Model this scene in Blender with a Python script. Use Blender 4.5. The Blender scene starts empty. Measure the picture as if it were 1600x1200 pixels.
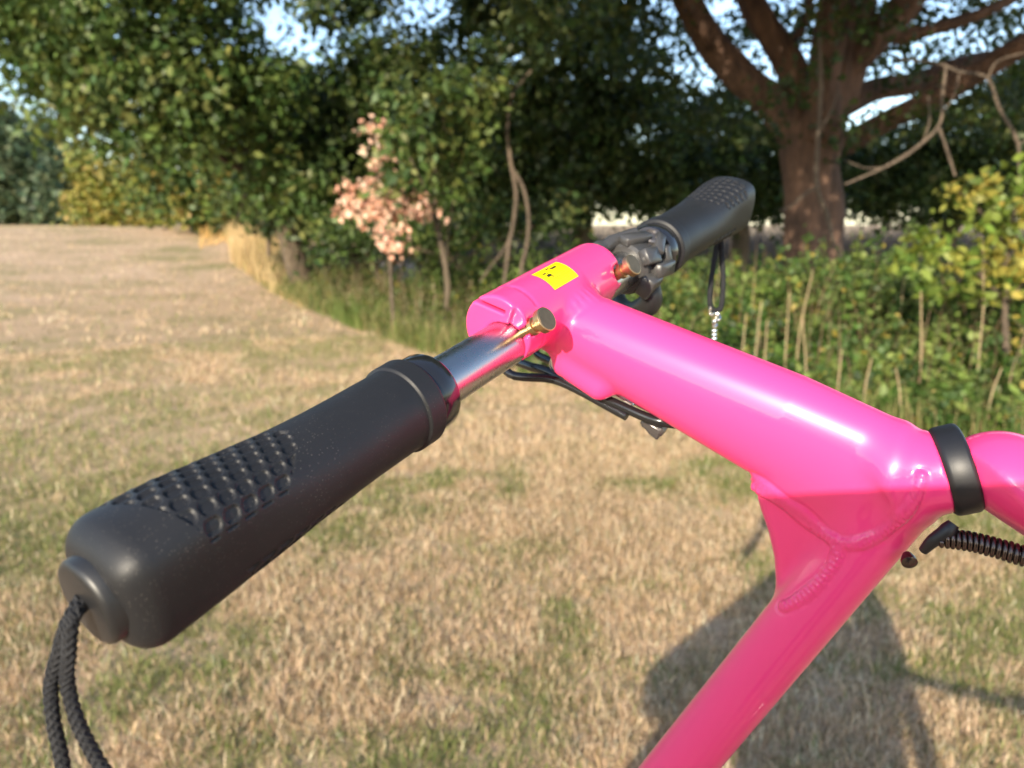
import bpy, math, random
import numpy as np
from mathutils import Vector, Matrix

random.seed(7)
rng = np.random.default_rng(11)
scene = bpy.context.scene
COL = scene.collection

# ------------------------------------------------------------------ camera, sky, sun, exposure
CAM_H = 1.2
PITCH = math.radians(11.75)
FPX = 1202.0                                   # focal length of the photograph in its own pixels (1600 wide)
CAM = np.array([0.0, 0.0, CAM_H])
FWD = np.array([0, math.cos(PITCH), -math.sin(PITCH)])
UP = np.array([0, math.sin(PITCH), math.cos(PITCH)])
RIGHT = np.array([1.0, 0, 0])
cam_data = bpy.data.cameras.new('camera')
cam = bpy.data.objects.new('camera', cam_data)
COL.objects.link(cam)
cam.location = CAM
cam.rotation_euler = (math.radians(90) - PITCH, 0, 0)
cam_data.sensor_width = 36.0
cam_data.lens = 36.0 * FPX / 1600.0
cam_data.clip_start = 0.01
cam_data.clip_end = 2000
cam_data.dof.use_dof = True
cam_data.dof.focus_distance = 0.31
cam_data.dof.aperture_fstop = (cam_data.lens / 1000.0) / 0.0023
scene.camera = cam

LIGHT_DIR = 0.37 * RIGHT - 0.2163 * UP + FWD     # the way the sunlight travels
LIGHT_DIR = LIGHT_DIR / np.linalg.norm(LIGHT_DIR)
SUN_EL = math.asin(-LIGHT_DIR[2])
SUN_AZ = math.atan2(-LIGHT_DIR[0], -LIGHT_DIR[1])  # clockwise from +Y

world = bpy.data.worlds.new('World')
scene.world = world
world.use_nodes = True
wn = world.node_tree
bg = wn.nodes['Background']
sky = wn.nodes.new('ShaderNodeTexSky')
sky.sky_type = 'NISHITA'
sky.sun_disc = False
sky.sun_elevation = SUN_EL
sky.sun_rotation = SUN_AZ
sky.altitude = 50
sky.air_density = 1.0
sky.dust_density = 0.6
sky.ozone_density = 1.2
wn.links.new(sky.outputs['Color'], bg.inputs['Color'])
bg.inputs['Strength'].default_value = 0.15

sun_data = bpy.data.lights.new('sun', 'SUN')
sun_data.energy = 3.9
sun_data.angle = math.radians(0.55)
sun_data.color = (1.0, 0.88, 0.69)
sun = bpy.data.objects.new('sun', sun_data)
COL.objects.link(sun)
sun.location = (-4, -10, 8)
sun.rotation_euler = Vector(LIGHT_DIR).to_track_quat('-Z', 'Y').to_euler()

scene.view_settings.view_transform = 'Standard'
scene.view_settings.look = 'None'
scene.view_settings.exposure = 1.2
scene.view_settings.gamma = 1.0
scene.view_settings.use_curve_mapping = False
scene.cycles.max_bounces = 8
scene.cycles.transparent_max_bounces = 8
scene.cycles.use_denoising = True


# ------------------------------------------------------------------ helpers
def P(u, v, d):
    """point of the world seen at photograph pixel (u, v), d metres along the view axis"""
    return CAM + d * (((u - 800) / FPX) * RIGHT + ((600 - v) / FPX) * UP + FWD)


def W(u, v, y):
    """the same at world distance y"""
    r = ((u - 800) / FPX) * RIGHT + ((600 - v) / FPX) * UP + FWD
    return CAM + r * (y / r[1])


def nrm(a):
    a = np.asarray(a, float)
    return a / np.linalg.norm(a)


def tag(o, label=None, cat=None, group=None, kind=None):
    if label: o['label'] = label
    if cat: o['category'] = cat
    if group: o['group'] = group
    if kind: o['kind'] = kind
    return o


def empty(name, loc, label=None, cat=None, group=None):
    o = bpy.data.objects.new(name, None)
    COL.objects.link(o)
    o.location = tuple(loc)
    o.empty_display_size = 0.1
    return tag(o, label, cat, group)


def link(name, mesh, mat=None, parent=None):
    o = bpy.data.objects.new(name, mesh)
    COL.objects.link(o)
    if mat is not None and not mesh.materials:
        mesh.materials.append(mat)
    if parent is not None:
        o.parent = parent
        # every mesh here is built in world coordinates
        loc = Vector((0, 0, 0))
        p = parent
        while p is not None:
            loc += p.location
            p = p.parent
        o.location = -loc
    return o


def mesh_np(name, verts, faces, mat, parent=None, col=None, smooth=True, link_it=True):
    """one mesh object from numpy arrays; faces is one (n,k) array or a list of such arrays"""
    verts = np.asarray(verts, np.float32)
    fl = faces if isinstance(faces, list) else [faces]
    fl = [np.asarray(f, np.int32) for f in fl if len(f)]
    me = bpy.data.meshes.new(name)
    me.vertices.add(len(verts))
    me.vertices.foreach_set('co', verts.ravel())
    idx = np.concatenate([f.ravel() for f in fl])
    tot = np.concatenate([np.full(len(f), f.shape[1], np.int32) for f in fl])
    start = np.concatenate([[0], np.cumsum(tot)[:-1]]).astype(np.int32)
    me.loops.add(len(idx))
    me.loops.foreach_set('vertex_index', idx)
    me.polygons.add(len(tot))
    me.polygons.foreach_set('loop_start', start)
    me.polygons.foreach_set('loop_total', tot)
    me.update(calc_edges=True)
    if smooth:
        me.polygons.foreach_set('use_smooth', np.ones(len(tot), bool))
    if col is not None:
        a = me.color_attributes.new('tint', 'FLOAT_COLOR', 'POINT')
        c = np.ones((len(verts), 4), np.float32)
        c[:, :3] = col
        a.data.foreach_set('color', c.ravel())
    me.validate()
    if mat is not None:
        me.materials.append(mat)
    return link(name, me, None, parent) if link_it else me


class Geo:
    """collects pieces of ONE part, then builds it as one mesh"""
    def __init__(s):
        s.v, s.f4, s.f3, s.n = [], [], [], 0

    def add(s, v, f4=None, f3=None):
        v = np.asarray(v, float)
        s.v.append(v)
        if f4 is not None and len(f4): s.f4.append(np.asarray(f4) + s.n)
        if f3 is not None and len(f3): s.f3.append(np.asarray(f3) + s.n)
        s.n += len(v)

    def build(s, name, mat, parent=None, smooth=True, sharp=40):
        fl = []
        if s.f4: fl.append(np.concatenate(s.f4))
        if s.f3: fl.append(np.concatenate(s.f3))
        o = mesh_np(name, np.concatenate(s.v), fl, mat, parent, smooth=smooth)
        if smooth and sharp:
            o.data.set_sharp_from_angle(angle=math.radians(sharp))
        return o

    # --- shapes
    def grid_rings(s, rings, cap0=True, cap1=True):
        """rings: (m,k,3) closed rings -> tube"""
        rings = np.asarray(rings, float)
        m, k, _ = rings.shape
        v = rings.reshape(-1, 3)
        i = np.arange(m - 1)[:, None] * k
        j = np.arange(k)[None, :]
        jn = (j + 1) % k
        f4 = np.stack([i + j, i + jn, i + k + jn, i + k + j], -1).reshape(-1, 4)
        f3 = []
        extra = []
        if cap0:
            c = len(v) + len(extra); extra.append(rings[0].mean(0))
            f3 += [(c, (q + 1) % k, q) for q in range(k)]
        if cap1:
            c = len(v) + len(extra); extra.append(rings[-1].mean(0))
            b = (m - 1) * k
            f3 += [(c, b + q, b + (q + 1) % k) for q in range(k)]
        if extra: v = np.concatenate([v, np.array(extra)])
        s.add(v, f4, f3)

    def tube(s, pts, rad, k=12, cap=True, wob=0.0, seed=0):
        pts = np.asarray(pts, float)
        n = len(pts)
        rad = np.full(n, rad, float) if np.isscalar(rad) else (np.asarray(rad, float) if len(rad) == n else np.interp(np.linspace(0, 1, n), np.linspace(0, 1, len(rad)), rad))
        t = np.gradient(pts, axis=0)
        t /= np.linalg.norm(t, axis=1)[:, None] + 1e-12
        ref = np.array([0, 0, 1.0]) if abs(t[0][2]) < 0.9 else np.array([1.0, 0, 0])
        u = nrm(np.cross(t[0], ref))
        rings = []
        r2 = np.random.default_rng(seed)
        ph = r2.uniform(0, 6.28, 6)
        for i in range(n):
            u = u - t[i] * np.dot(u, t[i])
            u = nrm(u)
            w = np.cross(t[i], u)
            a = np.arange(k) / k * 2 * math.pi
            rr = rad[i] * np.ones(k)
            if wob:
                rr = rr * (1 + wob * (np.sin(3 * a + ph[0] + i * .35) + .7 * np.sin(5 * a + ph[1] - i * .5) + .6 * np.sin(2 * a + ph[2] + i * .9)) / 1.6)
            rings.append(pts[i] + np.cos(a)[:, None] * u * rr[:, None] + np.sin(a)[:, None] * w * rr[:, None])
        s.grid_rings(rings, cap, cap)

    def lathe(s, origin, axis, prof, k=32, cap=True):
        """prof: list of (along, radius)"""
        axis = nrm(axis)
        ref = np.array([0, 0, 1.0]) if abs(axis[2]) < .9 else np.array([1.0, 0, 0])
        u = nrm(np.cross(axis, ref)); w = np.cross(axis, u)
        a = np.arange(k) / k * 2 * math.pi
        ring = np.cos(a)[:, None] * u + np.sin(a)[:, None] * w
        s.grid_rings([np.asarray(origin) + axis * p + ring * max(r, 1e-5) for p, r in prof], cap, cap)

    def box(s, c, ax, half, bev=0.0):
        """box with axes ax (3 rows) and half sizes, edges chamfered"""
        ax = np.asarray(ax, float)
        b = min(bev, min(half) * .95)
        hx, hy, hz = half
        rings = []
        def ring(z, ins):
            x, y = hx - ins, hy - ins
            cc = max(b - ins * .4, 1e-5)
            pts = [(x - cc, -y), (x, -y + cc), (x, y - cc), (x - cc, y), (-x + cc, y), (-x, y - cc), (-x, -y + cc), (-x + cc, -y)]
            return [np.asarray(c) + ax[0] * p[0] + ax[1] * p[1] + ax[2] * z for p in pts]
        if b > 0:
            rings = [ring(-hz, b), ring(-hz + b, 0), ring(hz - b, 0), ring(hz, b)]
        else:
            b = 1e-5
            rings = [ring(-hz, 0), ring(hz, 0)]
        s.grid_rings(rings)


def spline(pts, n):
    """Catmull-Rom through the points (any number of columns)"""
    p = np.asarray(pts, float)
    p = np.vstack([2 * p[0] - p[1], p, 2 * p[-1] - p[-2]])
    m = len(p) - 3
    out = []
    for t in np.linspace(0, m - 1e-9, n):
        i = int(t); f = t - i
        a, b, c, d = p[i], p[i + 1], p[i + 2], p[i + 3]
        out.append(.5 * ((2 * b) + (c - a) * f + (2 * a - 5 * b + 4 * c - d) * f * f + (3 * b - a - 3 * c + d) * f ** 3))
    return np.array(out)


def vnoise(x, y, scale, seed=0):
    """smooth value noise 0..1"""
    x = np.asarray(x) / scale; y = np.asarray(y) / scale
    xi = np.floor(x).astype(np.int64); yi = np.floor(y).astype(np.int64)
    fx = x - xi; fy = y - yi
    fx = fx * fx * (3 - 2 * fx); fy = fy * fy * (3 - 2 * fy)
    def h(a, b):
        n = (a * 374761393 + b * 668265263 + seed * 974634777) & 0xffffffff
        n = ((n ^ (n >> 13)) * 1274126177) & 0xffffffff
        n = n ^ (n >> 16)
        return (n & 0xffff) / 65535.0
    return (h(xi, yi) * (1 - fx) + h(xi + 1, yi) * fx) * (1 - fy) + (h(xi, yi + 1) * (1 - fx) + h(xi + 1, yi + 1) * fx) * fy


# ------------------------------------------------------------------ materials
def new_mat(name):
    m = bpy.data.materials.new(name)
    m.use_nodes = True
    nt = m.node_tree
    b = nt.nodes['Principled BSDF']
    return m, nt, b


def simple(name, col, rough=.5, metal=0.0, spec=.5, coat=0.0, bump=None, var=0.0, vscale=60):
    m, nt, b = new_mat(name)
    b.inputs['Base Color'].default_value = (*col, 1)
    b.inputs['Roughness'].default_value = rough
    b.inputs['Metallic'].default_value = metal
    b.inputs['Specular IOR Level'].default_value = spec
    if coat:
        b.inputs['Coat Weight'].default_value = coat
        b.inputs['Coat Roughness'].default_value = .03
    tc = nt.nodes.new('ShaderNodeTexCoord')
    if var:
        nz = nt.nodes.new('ShaderNodeTexNoise'); nz.inputs['Scale'].default_value = vscale; nz.inputs['Detail'].default_value = 5
        nt.links.new(tc.outputs['Object'], nz.inputs['Vector'])
        mx = nt.nodes.new('ShaderNodeMix'); mx.data_type = 'RGBA'
        mx.inputs['A'].default_value = (*[c * (1 - var) for c in col], 1)
        mx.inputs['B'].default_value = (*[min(1, c * (1 + var)) for c in col], 1)
        nt.links.new(nz.outputs['Fac'], mx.inputs['Factor'])
        nt.links.new(mx.outputs['Result'], b.inputs['Base Color'])
    if bump:
        sc, st, dist = bump
        nz2 = nt.nodes.new('ShaderNodeTexNoise'); nz2.inputs['Scale'].default_value = sc; nz2.inputs['Detail'].default_value = 4
        nt.links.new(tc.outputs['Object'], nz2.inputs['Vector'])
        bp = nt.nodes.new('ShaderNodeBump'); bp.inputs['Strength'].default_value = st; bp.inputs['Distance'].default_value = dist
        nt.links.new(nz2.outputs['Fac'], bp.inputs['Height'])
        nt.links.new(bp.outputs['Normal'], b.inputs['Normal'])
    return m


def leafy(name, trans=.35, rough=.5, spec=.35):
    """diffuse + translucent sheet tinted by the per-leaf colour of the mesh"""
    m, nt, b = new_mat(name)
    at = nt.nodes.new('ShaderNodeAttribute'); at.attribute_name = 'tint'
    nt.links.new(at.outputs['Color'], b.inputs['Base Color'])
    b.inputs['Roughness'].default_value = rough
    b.inputs['Specular IOR Level'].default_value = spec
    tr = nt.nodes.new('ShaderNodeBsdfTranslucent')
    hs = nt.nodes.new('ShaderNodeHueSaturation'); hs.inputs['Hue'].default_value = .485; hs.inputs['Saturation'].default_value = 1.1
    nt.links.new(at.outputs['Color'], hs.inputs['Color'])
    nt.links.new(hs.outputs['Color'], tr.inputs['Color'])
    mx = nt.nodes.new('ShaderNodeMixShader'); mx.inputs[0].default_value = trans
    nt.links.new(b.outputs[0], mx.inputs[1]); nt.links.new(tr.outputs[0], mx.inputs[2])
    nt.links.new(mx.outputs[0], nt.nodes['Material Output'].inputs['Surface'])
    return m


M = {}
# fluorescent pink enamel under a clear lacquer
m, nt, b = new_mat('pink_enamel')
b.inputs['Base Color'].default_value = (0.98, 0.052, 0.222, 1)
b.inputs['Roughness'].default_value = .33
b.inputs['Specular IOR Level'].default_value = .32
b.inputs['Coat Weight'].default_value = .6
b.inputs['Coat Roughness'].default_value = .06
tc = nt.nodes.new('ShaderNodeTexCoord')
nz = nt.nodes.new('ShaderNodeTexNoise'); nz.inputs['Scale'].default_value = 130; nz.inputs['Detail'].default_value = 2
nt.links.new(tc.outputs['Object'], nz.inputs['Vector'])
bp = nt.nodes.new('ShaderNodeBump'); bp.inputs['Strength'].default_value = .08; bp.inputs['Distance'].default_value = .0006
nt.links.new(nz.outputs['Fac'], bp.inputs['Height'])
nt.links.new(bp.outputs['Normal'], b.inputs['Coat Normal'])
M['pink'] = m

# black rubber with pale dust specks
m, nt, b = new_mat('grip_rubber')
tc = nt.nodes.new('ShaderNodeTexCoord')
vo = nt.nodes.new('ShaderNodeTexVoronoi'); vo.inputs['Scale'].default_value = 900; vo.inputs['Randomness'].default_value = 1
nt.links.new(tc.outputs['Object'], vo.inputs['Vector'])
cr = nt.nodes.new('ShaderNodeValToRGB')
cr.color_ramp.elements[0].position = .05; cr.color_ramp.elements[0].color = (1, 1, 1, 1)
cr.color_ramp.elements[1].position = .17; cr.color_ramp.elements[1].color = (0, 0, 0, 1)
nt.links.new(vo.outputs['Distance'], cr.inputs['Fac'])
nz = nt.nodes.new('ShaderNodeTexNoise'); nz.inputs['Scale'].default_value = 45; nz.inputs['Detail'].default_value = 6
nt.links.new(tc.outputs['Object'], nz.inputs['Vector'])
cr2 = nt.nodes.new('ShaderNodeValToRGB')
cr2.color_ramp.elements[0].position = .36; cr2.color_ramp.elements[1].position = .7
nt.links.new(nz.outputs['Fac'], cr2.inputs['Fac'])
mu = nt.nodes.new('ShaderNodeMath'); mu.operation = 'MULTIPLY'
nt.links.new(cr.outputs['Color'], mu.inputs[0]); nt.links.new(cr2.outputs['Color'], mu.inputs[1])
base = nt.nodes.new('ShaderNodeMix'); base.data_type = 'RGBA'
base.inputs['A'].default_value = (.010, .0105, .012, 1); base.inputs['B'].default_value = (.019, .019, .021, 1)
nt.links.new(nz.outputs['Fac'], base.inputs['Factor'])
mx = nt.nodes.new('ShaderNodeMix'); mx.data_type = 'RGBA'
mx.inputs['B'].default_value = (.20, .18, .16, 1)
nt.links.new(base.outputs['Result'], mx.inputs['A'])
nt.links.new(mu.outputs[0], mx.inputs['Factor'])
nt.links.new(mx.outputs['Result'], b.inputs['Base Color'])
b.inputs['Roughness'].default_value = .48
b.inputs['Specular IOR Level'].default_value = .34
nz3 = nt.nodes.new('ShaderNodeTexNoise'); nz3.inputs['Scale'].default_value = 2600; nz3.inputs['Detail'].default_value = 2
nt.links.new(tc.outputs['Object'], nz3.inputs['Vector'])
bp = nt.nodes.new('ShaderNodeBump'); bp.inputs['Strength'].default_value = .25; bp.inputs['Distance'].default_value = .0002
nt.links.new(nz3.outputs['Fac'], bp.inputs['Height'])
nt.links.new(bp.outputs['Normal'], b.inputs['Normal'])
M['rubber'] = m

M['plug'] = simple('plug_plastic', (.014, .014, .015), .42, bump=(900, .1, .0002), var=.2)
M['gloss_black'] = simple('black_anodised', (.012, .012, .014), .16, spec=.6, coat=.3)
M['satin_black'] = simple('satin_black', (.011, .011, .013), .46, spec=.5, bump=(1800, .12, .0002))
M['grey_plastic'] = simple('lever_plastic', (.05, .048, .047), .36, spec=.5, var=.35, vscale=90, bump=(700, .15, .0004))
M['lever_metal'] = simple('grey_lever_alloy', (.11, .10, .10), .33, metal=.55, var=.2)
M['cable'] = simple('cable_housing', (.012, .012, .013), .22, spec=.55)
M['cord'] = simple('braided_cord', (.018, .018, .02), .75, spec=.3)
M['brass'] = simple('brass', (.50, .33, .17), .40, metal=1.0, var=.25, vscale=260, bump=(900, .15, .0002))
M['brass_face'] = simple('brass_face', (.30, .19, .10), .42, metal=1.0, var=.3, vscale=300)
M['steel'] = simple('bright_steel', (.72, .70, .67), .18, metal=1.0, var=.1)
M['spring'] = simple('dark_spring_steel', (.10, .075, .065), .22, metal=.85, var=.2)
M['yellow'] = simple('yellow_sticker', (.92, .72, .0), .35, spec=.4, coat=.2)
M['ink'] = simple('black_ink', (.015, .01, .01), .5)
M['ink_pale'] = simple('faded_ink', (.42, .28, .01), .5)
M['white_chip'] = simple('bare_primer', (.8, .78, .76), .35)
# polished tube: fine lengthwise brushing
m, nt, b = new_mat('polished_alloy')
b.inputs['Base Color'].default_value = (.44, .44, .43, 1)
b.inputs['Metallic'].default_value = 1
b.inputs['Roughness'].default_value = .13
tc = nt.nodes.new('ShaderNodeTexCoord')
nz = nt.nodes.new('ShaderNodeTexNoise'); nz.inputs['Scale'].default_value = 180; nz.inputs['Detail'].default_value = 6
nt.links.new(tc.outputs['Object'], nz.inputs['Vector'])
mr = nt.nodes.new('ShaderNodeMapRange'); mr.inputs['To Min'].default_value = .20; mr.inputs['To Max'].default_value = .36
nt.links.new(nz.outputs['Fac'], mr.inputs['Value']); nt.links.new(mr.outputs[0], b.inputs['Roughness'])
M['alloy'] = m

M['leaf'] = leafy('broad_leaves', .3)
M['weed'] = leafy('weed_leaves', .38)
M['dry_leaf'] = leafy('withered_leaves', .25, .7, .2)
M['blade'] = leafy('grass_blades', .3, .55, .25)


def bark(name, c0, c1, sc=9):
    m, nt, b = new_mat(name)
    tc = nt.nodes.new('ShaderNodeTexCoord')
    mp = nt.nodes.new('ShaderNodeMapping'); mp.inputs['Scale'].default_value = (1, 1, .25)
    nt.links.new(tc.outputs['Object'], mp.inputs['Vector'])
    nz = nt.nodes.new('ShaderNodeTexNoise'); nz.inputs['Scale'].default_value = sc; nz.inputs['Detail'].default_value = 9; nz.inputs['Roughness'].default_value = .65
    nt.links.new(mp.outputs[0], nz.inputs['Vector'])
    vo = nt.nodes.new('ShaderNodeTexVoronoi'); vo.feature = 'DISTANCE_TO_EDGE'; vo.inputs['Scale'].default_value = sc * 1.6
    nt.links.new(mp.outputs[0], vo.inputs['Vector'])
    cr = nt.nodes.new('ShaderNodeValToRGB')
    cr.color_ramp.elements[0].position = .3; cr.color_ramp.elements[0].color = (*c0, 1)
    cr.color_ramp.elements[1].position = .72; cr.color_ramp.elements[1].color = (*c1, 1)
    nt.links.new(nz.outputs['Fac'], cr.inputs['Fac'])
    nt.links.new(cr.outputs['Color'], b.inputs['Base Color'])
    b.inputs['Roughness'].default_value = .9
    ad = nt.nodes.new('ShaderNodeMath'); ad.operation = 'MULTIPLY_ADD'; ad.inputs[1].default_value = .8
    nt.links.new(vo.outputs['Distance'], ad.inputs[0]); nt.links.new(nz.outputs['Fac'], ad.inputs[2])
    bp = nt.nodes.new('ShaderNodeBump'); bp.inputs['Strength'].default_value = .9; bp.inputs['Distance'].default_value = .04
    nt.links.new(ad.outputs[0], bp.inputs['Height']); nt.links.new(bp.outputs['Normal'], b.inputs['Normal'])
    return m


M['bark'] = bark('oak_bark', (.035, .02, .014), (.20, .11, .07))
M['twig'] = bark('dead_twig_bark', (.07, .052, .036), (.21, .155, .11), 40)
M['dark_bark'] = bark('dark_bark', (.06, .045, .03), (.16, .12, .08))

# field soil and matted straw under the blades
m, nt, b = new_mat('dry_field')
tc = nt.nodes.new('ShaderNodeTexCoord')
def _n(scale, det=6, rough=.6):
    n = nt.nodes.new('ShaderNodeTexNoise'); n.inputs['Scale'].default_value = scale; n.inputs['Detail'].default_value = det
    n.inputs['Roughness'].default_value = rough
    nt.links.new(tc.outputs['Object'], n.inputs['Vector']); return n
big, mid, fine = _n(.55), _n(6, 8, .7), _n(90, 4)
cr = nt.nodes.new('ShaderNodeValToRGB')
cr.color_ramp.elements[0].position = .36; cr.color_ramp.elements[0].color = (.24, .23, .09, 1)
cr.color_ramp.elements[1].position = .52; cr.color_ramp.elements[1].color = (.55, .39, .25, 1)
e = cr.color_ramp.elements.new(.7); e.color = (.66, .47, .33, 1)
mm = nt.nodes.new('ShaderNodeMath'); mm.operation = 'MULTIPLY_ADD'; mm.inputs[1].default_value = .45; 
nt.links.new(mid.outputs['Fac'], mm.inputs[0])
m2 = nt.nodes.new('ShaderNodeMath'); m2.operation = 'MULTIPLY'; m2.inputs[1].default_value = .58
nt.links.new(big.outputs['Fac'], m2.inputs[0]); nt.links.new(m2.outputs[0], mm.inputs[2])
nt.links.new(mm.outputs[0], cr.inputs['Fac'])
dk = nt.nodes.new('ShaderNodeMix'); dk.data_type = 'RGBA'; dk.blend_type = 'MULTIPLY'; dk.inputs['Factor'].default_value = .55
nt.links.new(cr.outputs['Color'], dk.inputs['A'])
cr3 = nt.nodes.new('ShaderNodeValToRGB')
cr3.color_ramp.elements[0].position = .3; cr3.color_ramp.elements[0].color = (.35, .33, .3, 1)
cr3.color_ramp.elements[1].position = .6; cr3.color_ramp.elements[1].color = (1, 1, 1, 1)
nt.links.new(fine.outputs['Fac'], cr3.inputs['Fac']); nt.links.new(cr3.outputs['Color'], dk.inputs['B'])
nt.links.new(dk.outputs['Result'], b.inputs['Base Color'])
b.inputs['Roughness'].default_value = .95
b.inputs['Specular IOR Level'].default_value = .1
bp = nt.nodes.new('ShaderNodeBump'); bp.inputs['Strength'].default_value = .7; bp.inputs['Distance'].default_value = .02
nt.links.new(fine.outputs['Fac'], bp.inputs['Height']); nt.links.new(bp.outputs['Normal'], b.inputs['Normal'])
M['field'] = m

# ------------------------------------------------------------------ ground
def ground_z(x, y):
    x = np.asarray(x, float); y = np.asarray(y, float)
    r = np.hypot(x, y)
    z = .035 * (vnoise(x, y, 1.7, 3) - .5) + .02 * (vnoise(x, y, .6, 4) - .5)
    cr_ = np.clip((r - 10) / 22, 0, 1); z = z + 1.02 * cr_ * cr_ * (3 - 2 * cr_) * np.clip((1.5 - x) / 5, 0, 1)
    z = z + .25 * (vnoise(x, y, 14, 5) - .5) * np.clip((r - 9) / 20, 0, 1)
    return z

def polar(r0, r1, nr, na, a0, a1):
    rr = np.geomspace(r0, r1, nr); aa = np.linspace(a0, a1, na)
    R, A = np.meshgrid(rr, aa, indexing='ij')
    return R, A

R, A = polar(.25, 900, 150, 181, 0, 2 * math.pi)
gx, gy = R * np.sin(A), R * np.cos(A)
gv = np.stack([gx, gy, ground_z(gx, gy)], -1)
i = np.arange(149)[:, None] * 181; j = np.arange(180)[None, :]
gf = np.stack([i + j, i + 181 + j, i + 181 + j + 1, i + j + 1], -1).reshape(-1, 4)
cap = np.stack([np.zeros(180, int) + 150 * 181, np.arange(180) , np.arange(180)+ 1], -1)
gverts = np.vstack([gv.reshape(-1, 3), [[0, 0, float(ground_z(0, 0))]]])
ground = mesh_np('ground', gverts, [gf, cap], M['field'])
tag(ground, 'dry mown grass field running out to the treeline', kind='structure')


# ------------------------------------------------------------------ grass and leaves
BX = np.array([4.6, 3.6, 2.7, 1.2, -.2, -1.3, -3.0, -6.3, -12, -26])      # edge between mown field and rough growth
BY = np.array([3.0, 3.6, 4.3, 5.4, 6.7, 8.4, 11.5, 18, 33, 70])
def edge_side(x, y):
    """>0 behind the edge (rough side): roughly metres"""
    return (np.asarray(y) - np.interp(-np.asarray(x), -BX, BY)) * .75


def blades(n, xs, ys, h, w, lean, cols, segs, mat, name, label, parent=None):
    z = ground_z(xs, ys)
    az = rng.uniform(0, 2 * math.pi, n)
    side = np.stack([np.cos(az), np.sin(az), np.zeros(n)], -1)
    la = rng.uniform(0, 2 * math.pi, n)
    ld = np.stack([np.cos(la), np.sin(la), np.zeros(n)], -1)
    base = np.stack([xs, ys, z - .003], -1)
    H = h[:, None]; L = lean[:, None]
    upv = np.array([0, 0, 1.0])
    tip = base + upv * H * np.cos(L) + ld * H * np.sin(L)
    Wd = side * w[:, None] * .5
    if segs == 1:
        v = np.stack([base - Wd, base + Wd, tip], 1).reshape(-1, 3)
        f = np.arange(n * 3).reshape(-1, 3)
        k = 3
    else:
        mid = base + upv * H * .6 * np.cos(L * .45) + ld * H * .6 * np.sin(L * .45)
        v = np.stack([base - Wd, base + Wd, mid - Wd * .8, mid + Wd * .8, tip], 1).reshape(-1, 3)
        o = np.arange(n)[:, None] * 5
        f = np.concatenate([o + [0, 1, 3], o + [0, 3, 2], o + [2, 3, 4]], 0)
        k = 5
    c = np.repeat(cols, k, axis=0)
    ob = mesh_np(name, v, f, mat, col=c, smooth=False)
    return tag(ob, label, kind='stuff')


def wedge(n, r0, r1, half=math.radians(43), p=2.0):
    u = rng.random(n)
    r = (r0 ** p + u * (r1 ** p - r0 ** p)) ** (1 / p)
    a = np.where(rng.random(n) < .86, rng.uniform(-half, half, n) * .93, rng.uniform(-1.35, 1.35, n))
    return r * np.sin(a), r * np.cos(a)


STRAW = np.array([[.70, .51, .31], [.76, .57, .36], [.60, .43, .25], [.74, .52, .34], [.34, .23, .12], [.86, .68, .46], [.19, .14, .06], [.80, .60, .40]])
GREEN = np.array([[.16, .21, .05], [.21, .25, .07], [.28, .29, .10], [.12, .17, .04], [.33, .31, .13]])
def field_cols(xs, ys, n, bias=0.0):
    g = .42 * vnoise(xs, ys, .5, 21) + .32 * vnoise(xs, ys, .17, 22) + .41 * vnoise(xs, ys, 1.9, 23)
    pg = np.clip((g - .562 + bias) * 4.2, .08, .8)
    isg = rng.random(n) < pg
    c = np.where(isg[:, None], GREEN[rng.integers(0, len(GREEN), n)], STRAW[rng.integers(0, len(STRAW), n)])
    return np.clip(c * rng.uniform(.8, 1.15, (n, 1)), .01, .8), isg


def lawn(n, r0, r1, hm, wm, segs, name, label, p=2.0, lean=.9, lo=.06):
    xs, ys = wedge(n, r0, r1, p=p)
    keep = edge_side(xs, ys) < rng.uniform(-.3, .8, n)
    xs, ys = xs[keep], ys[keep]; n = len(xs)
    # tufts: pull blades toward tuft centres
    tuft = vnoise(xs, ys, .033, 31) * .5 + vnoise(xs, ys, .11, 32) * .45 + vnoise(xs, ys, .35, 33) * .3
    keep = rng.random(n) < np.clip(tuft * 1.7 - .3, lo, 1)
    xs, ys, tuft = xs[keep], ys[keep], tuft[keep]; n = len(xs)
    c, isg = field_cols(xs, ys, n, .05 * np.clip(.6 - xs, 0, 1.5) * np.clip((9 - ys) / 4, 0, 1) + .03)
    h = hm * rng.uniform(.5, 1.3, n) * np.where(isg, .85, 1) * (.6 + .7 * tuft)
    w = wm * rng.uniform(.6, 1.4, n)
    leans = np.clip(np.abs(rng.normal(lean, .45, n)), .05, 1.5)
    return blades(n, xs, ys, h, w, leans, c, segs, M['blade'], name, label)


lawn(170000, .5, 3.6, .042, .0025, 2, 'short_grass', 'short straw coloured grass with green tufts close to the bicycle')
lawn(330000, .5, 4.2, .050, .0022, 1, 'straw_litter', 'matted flat lying dry straw between the grass blades', lean=1.3, lo=.25)
lawn(240000, 3.4, 8.5, .052, .0052, 1, 'short_grass', 'short straw coloured grass in the middle of the field', p=1.5)
lawn(90000, 8.5, 45, .07, .018, 1, 'short_grass', 'parched short grass farther along the mown path', p=1.1)


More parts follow.
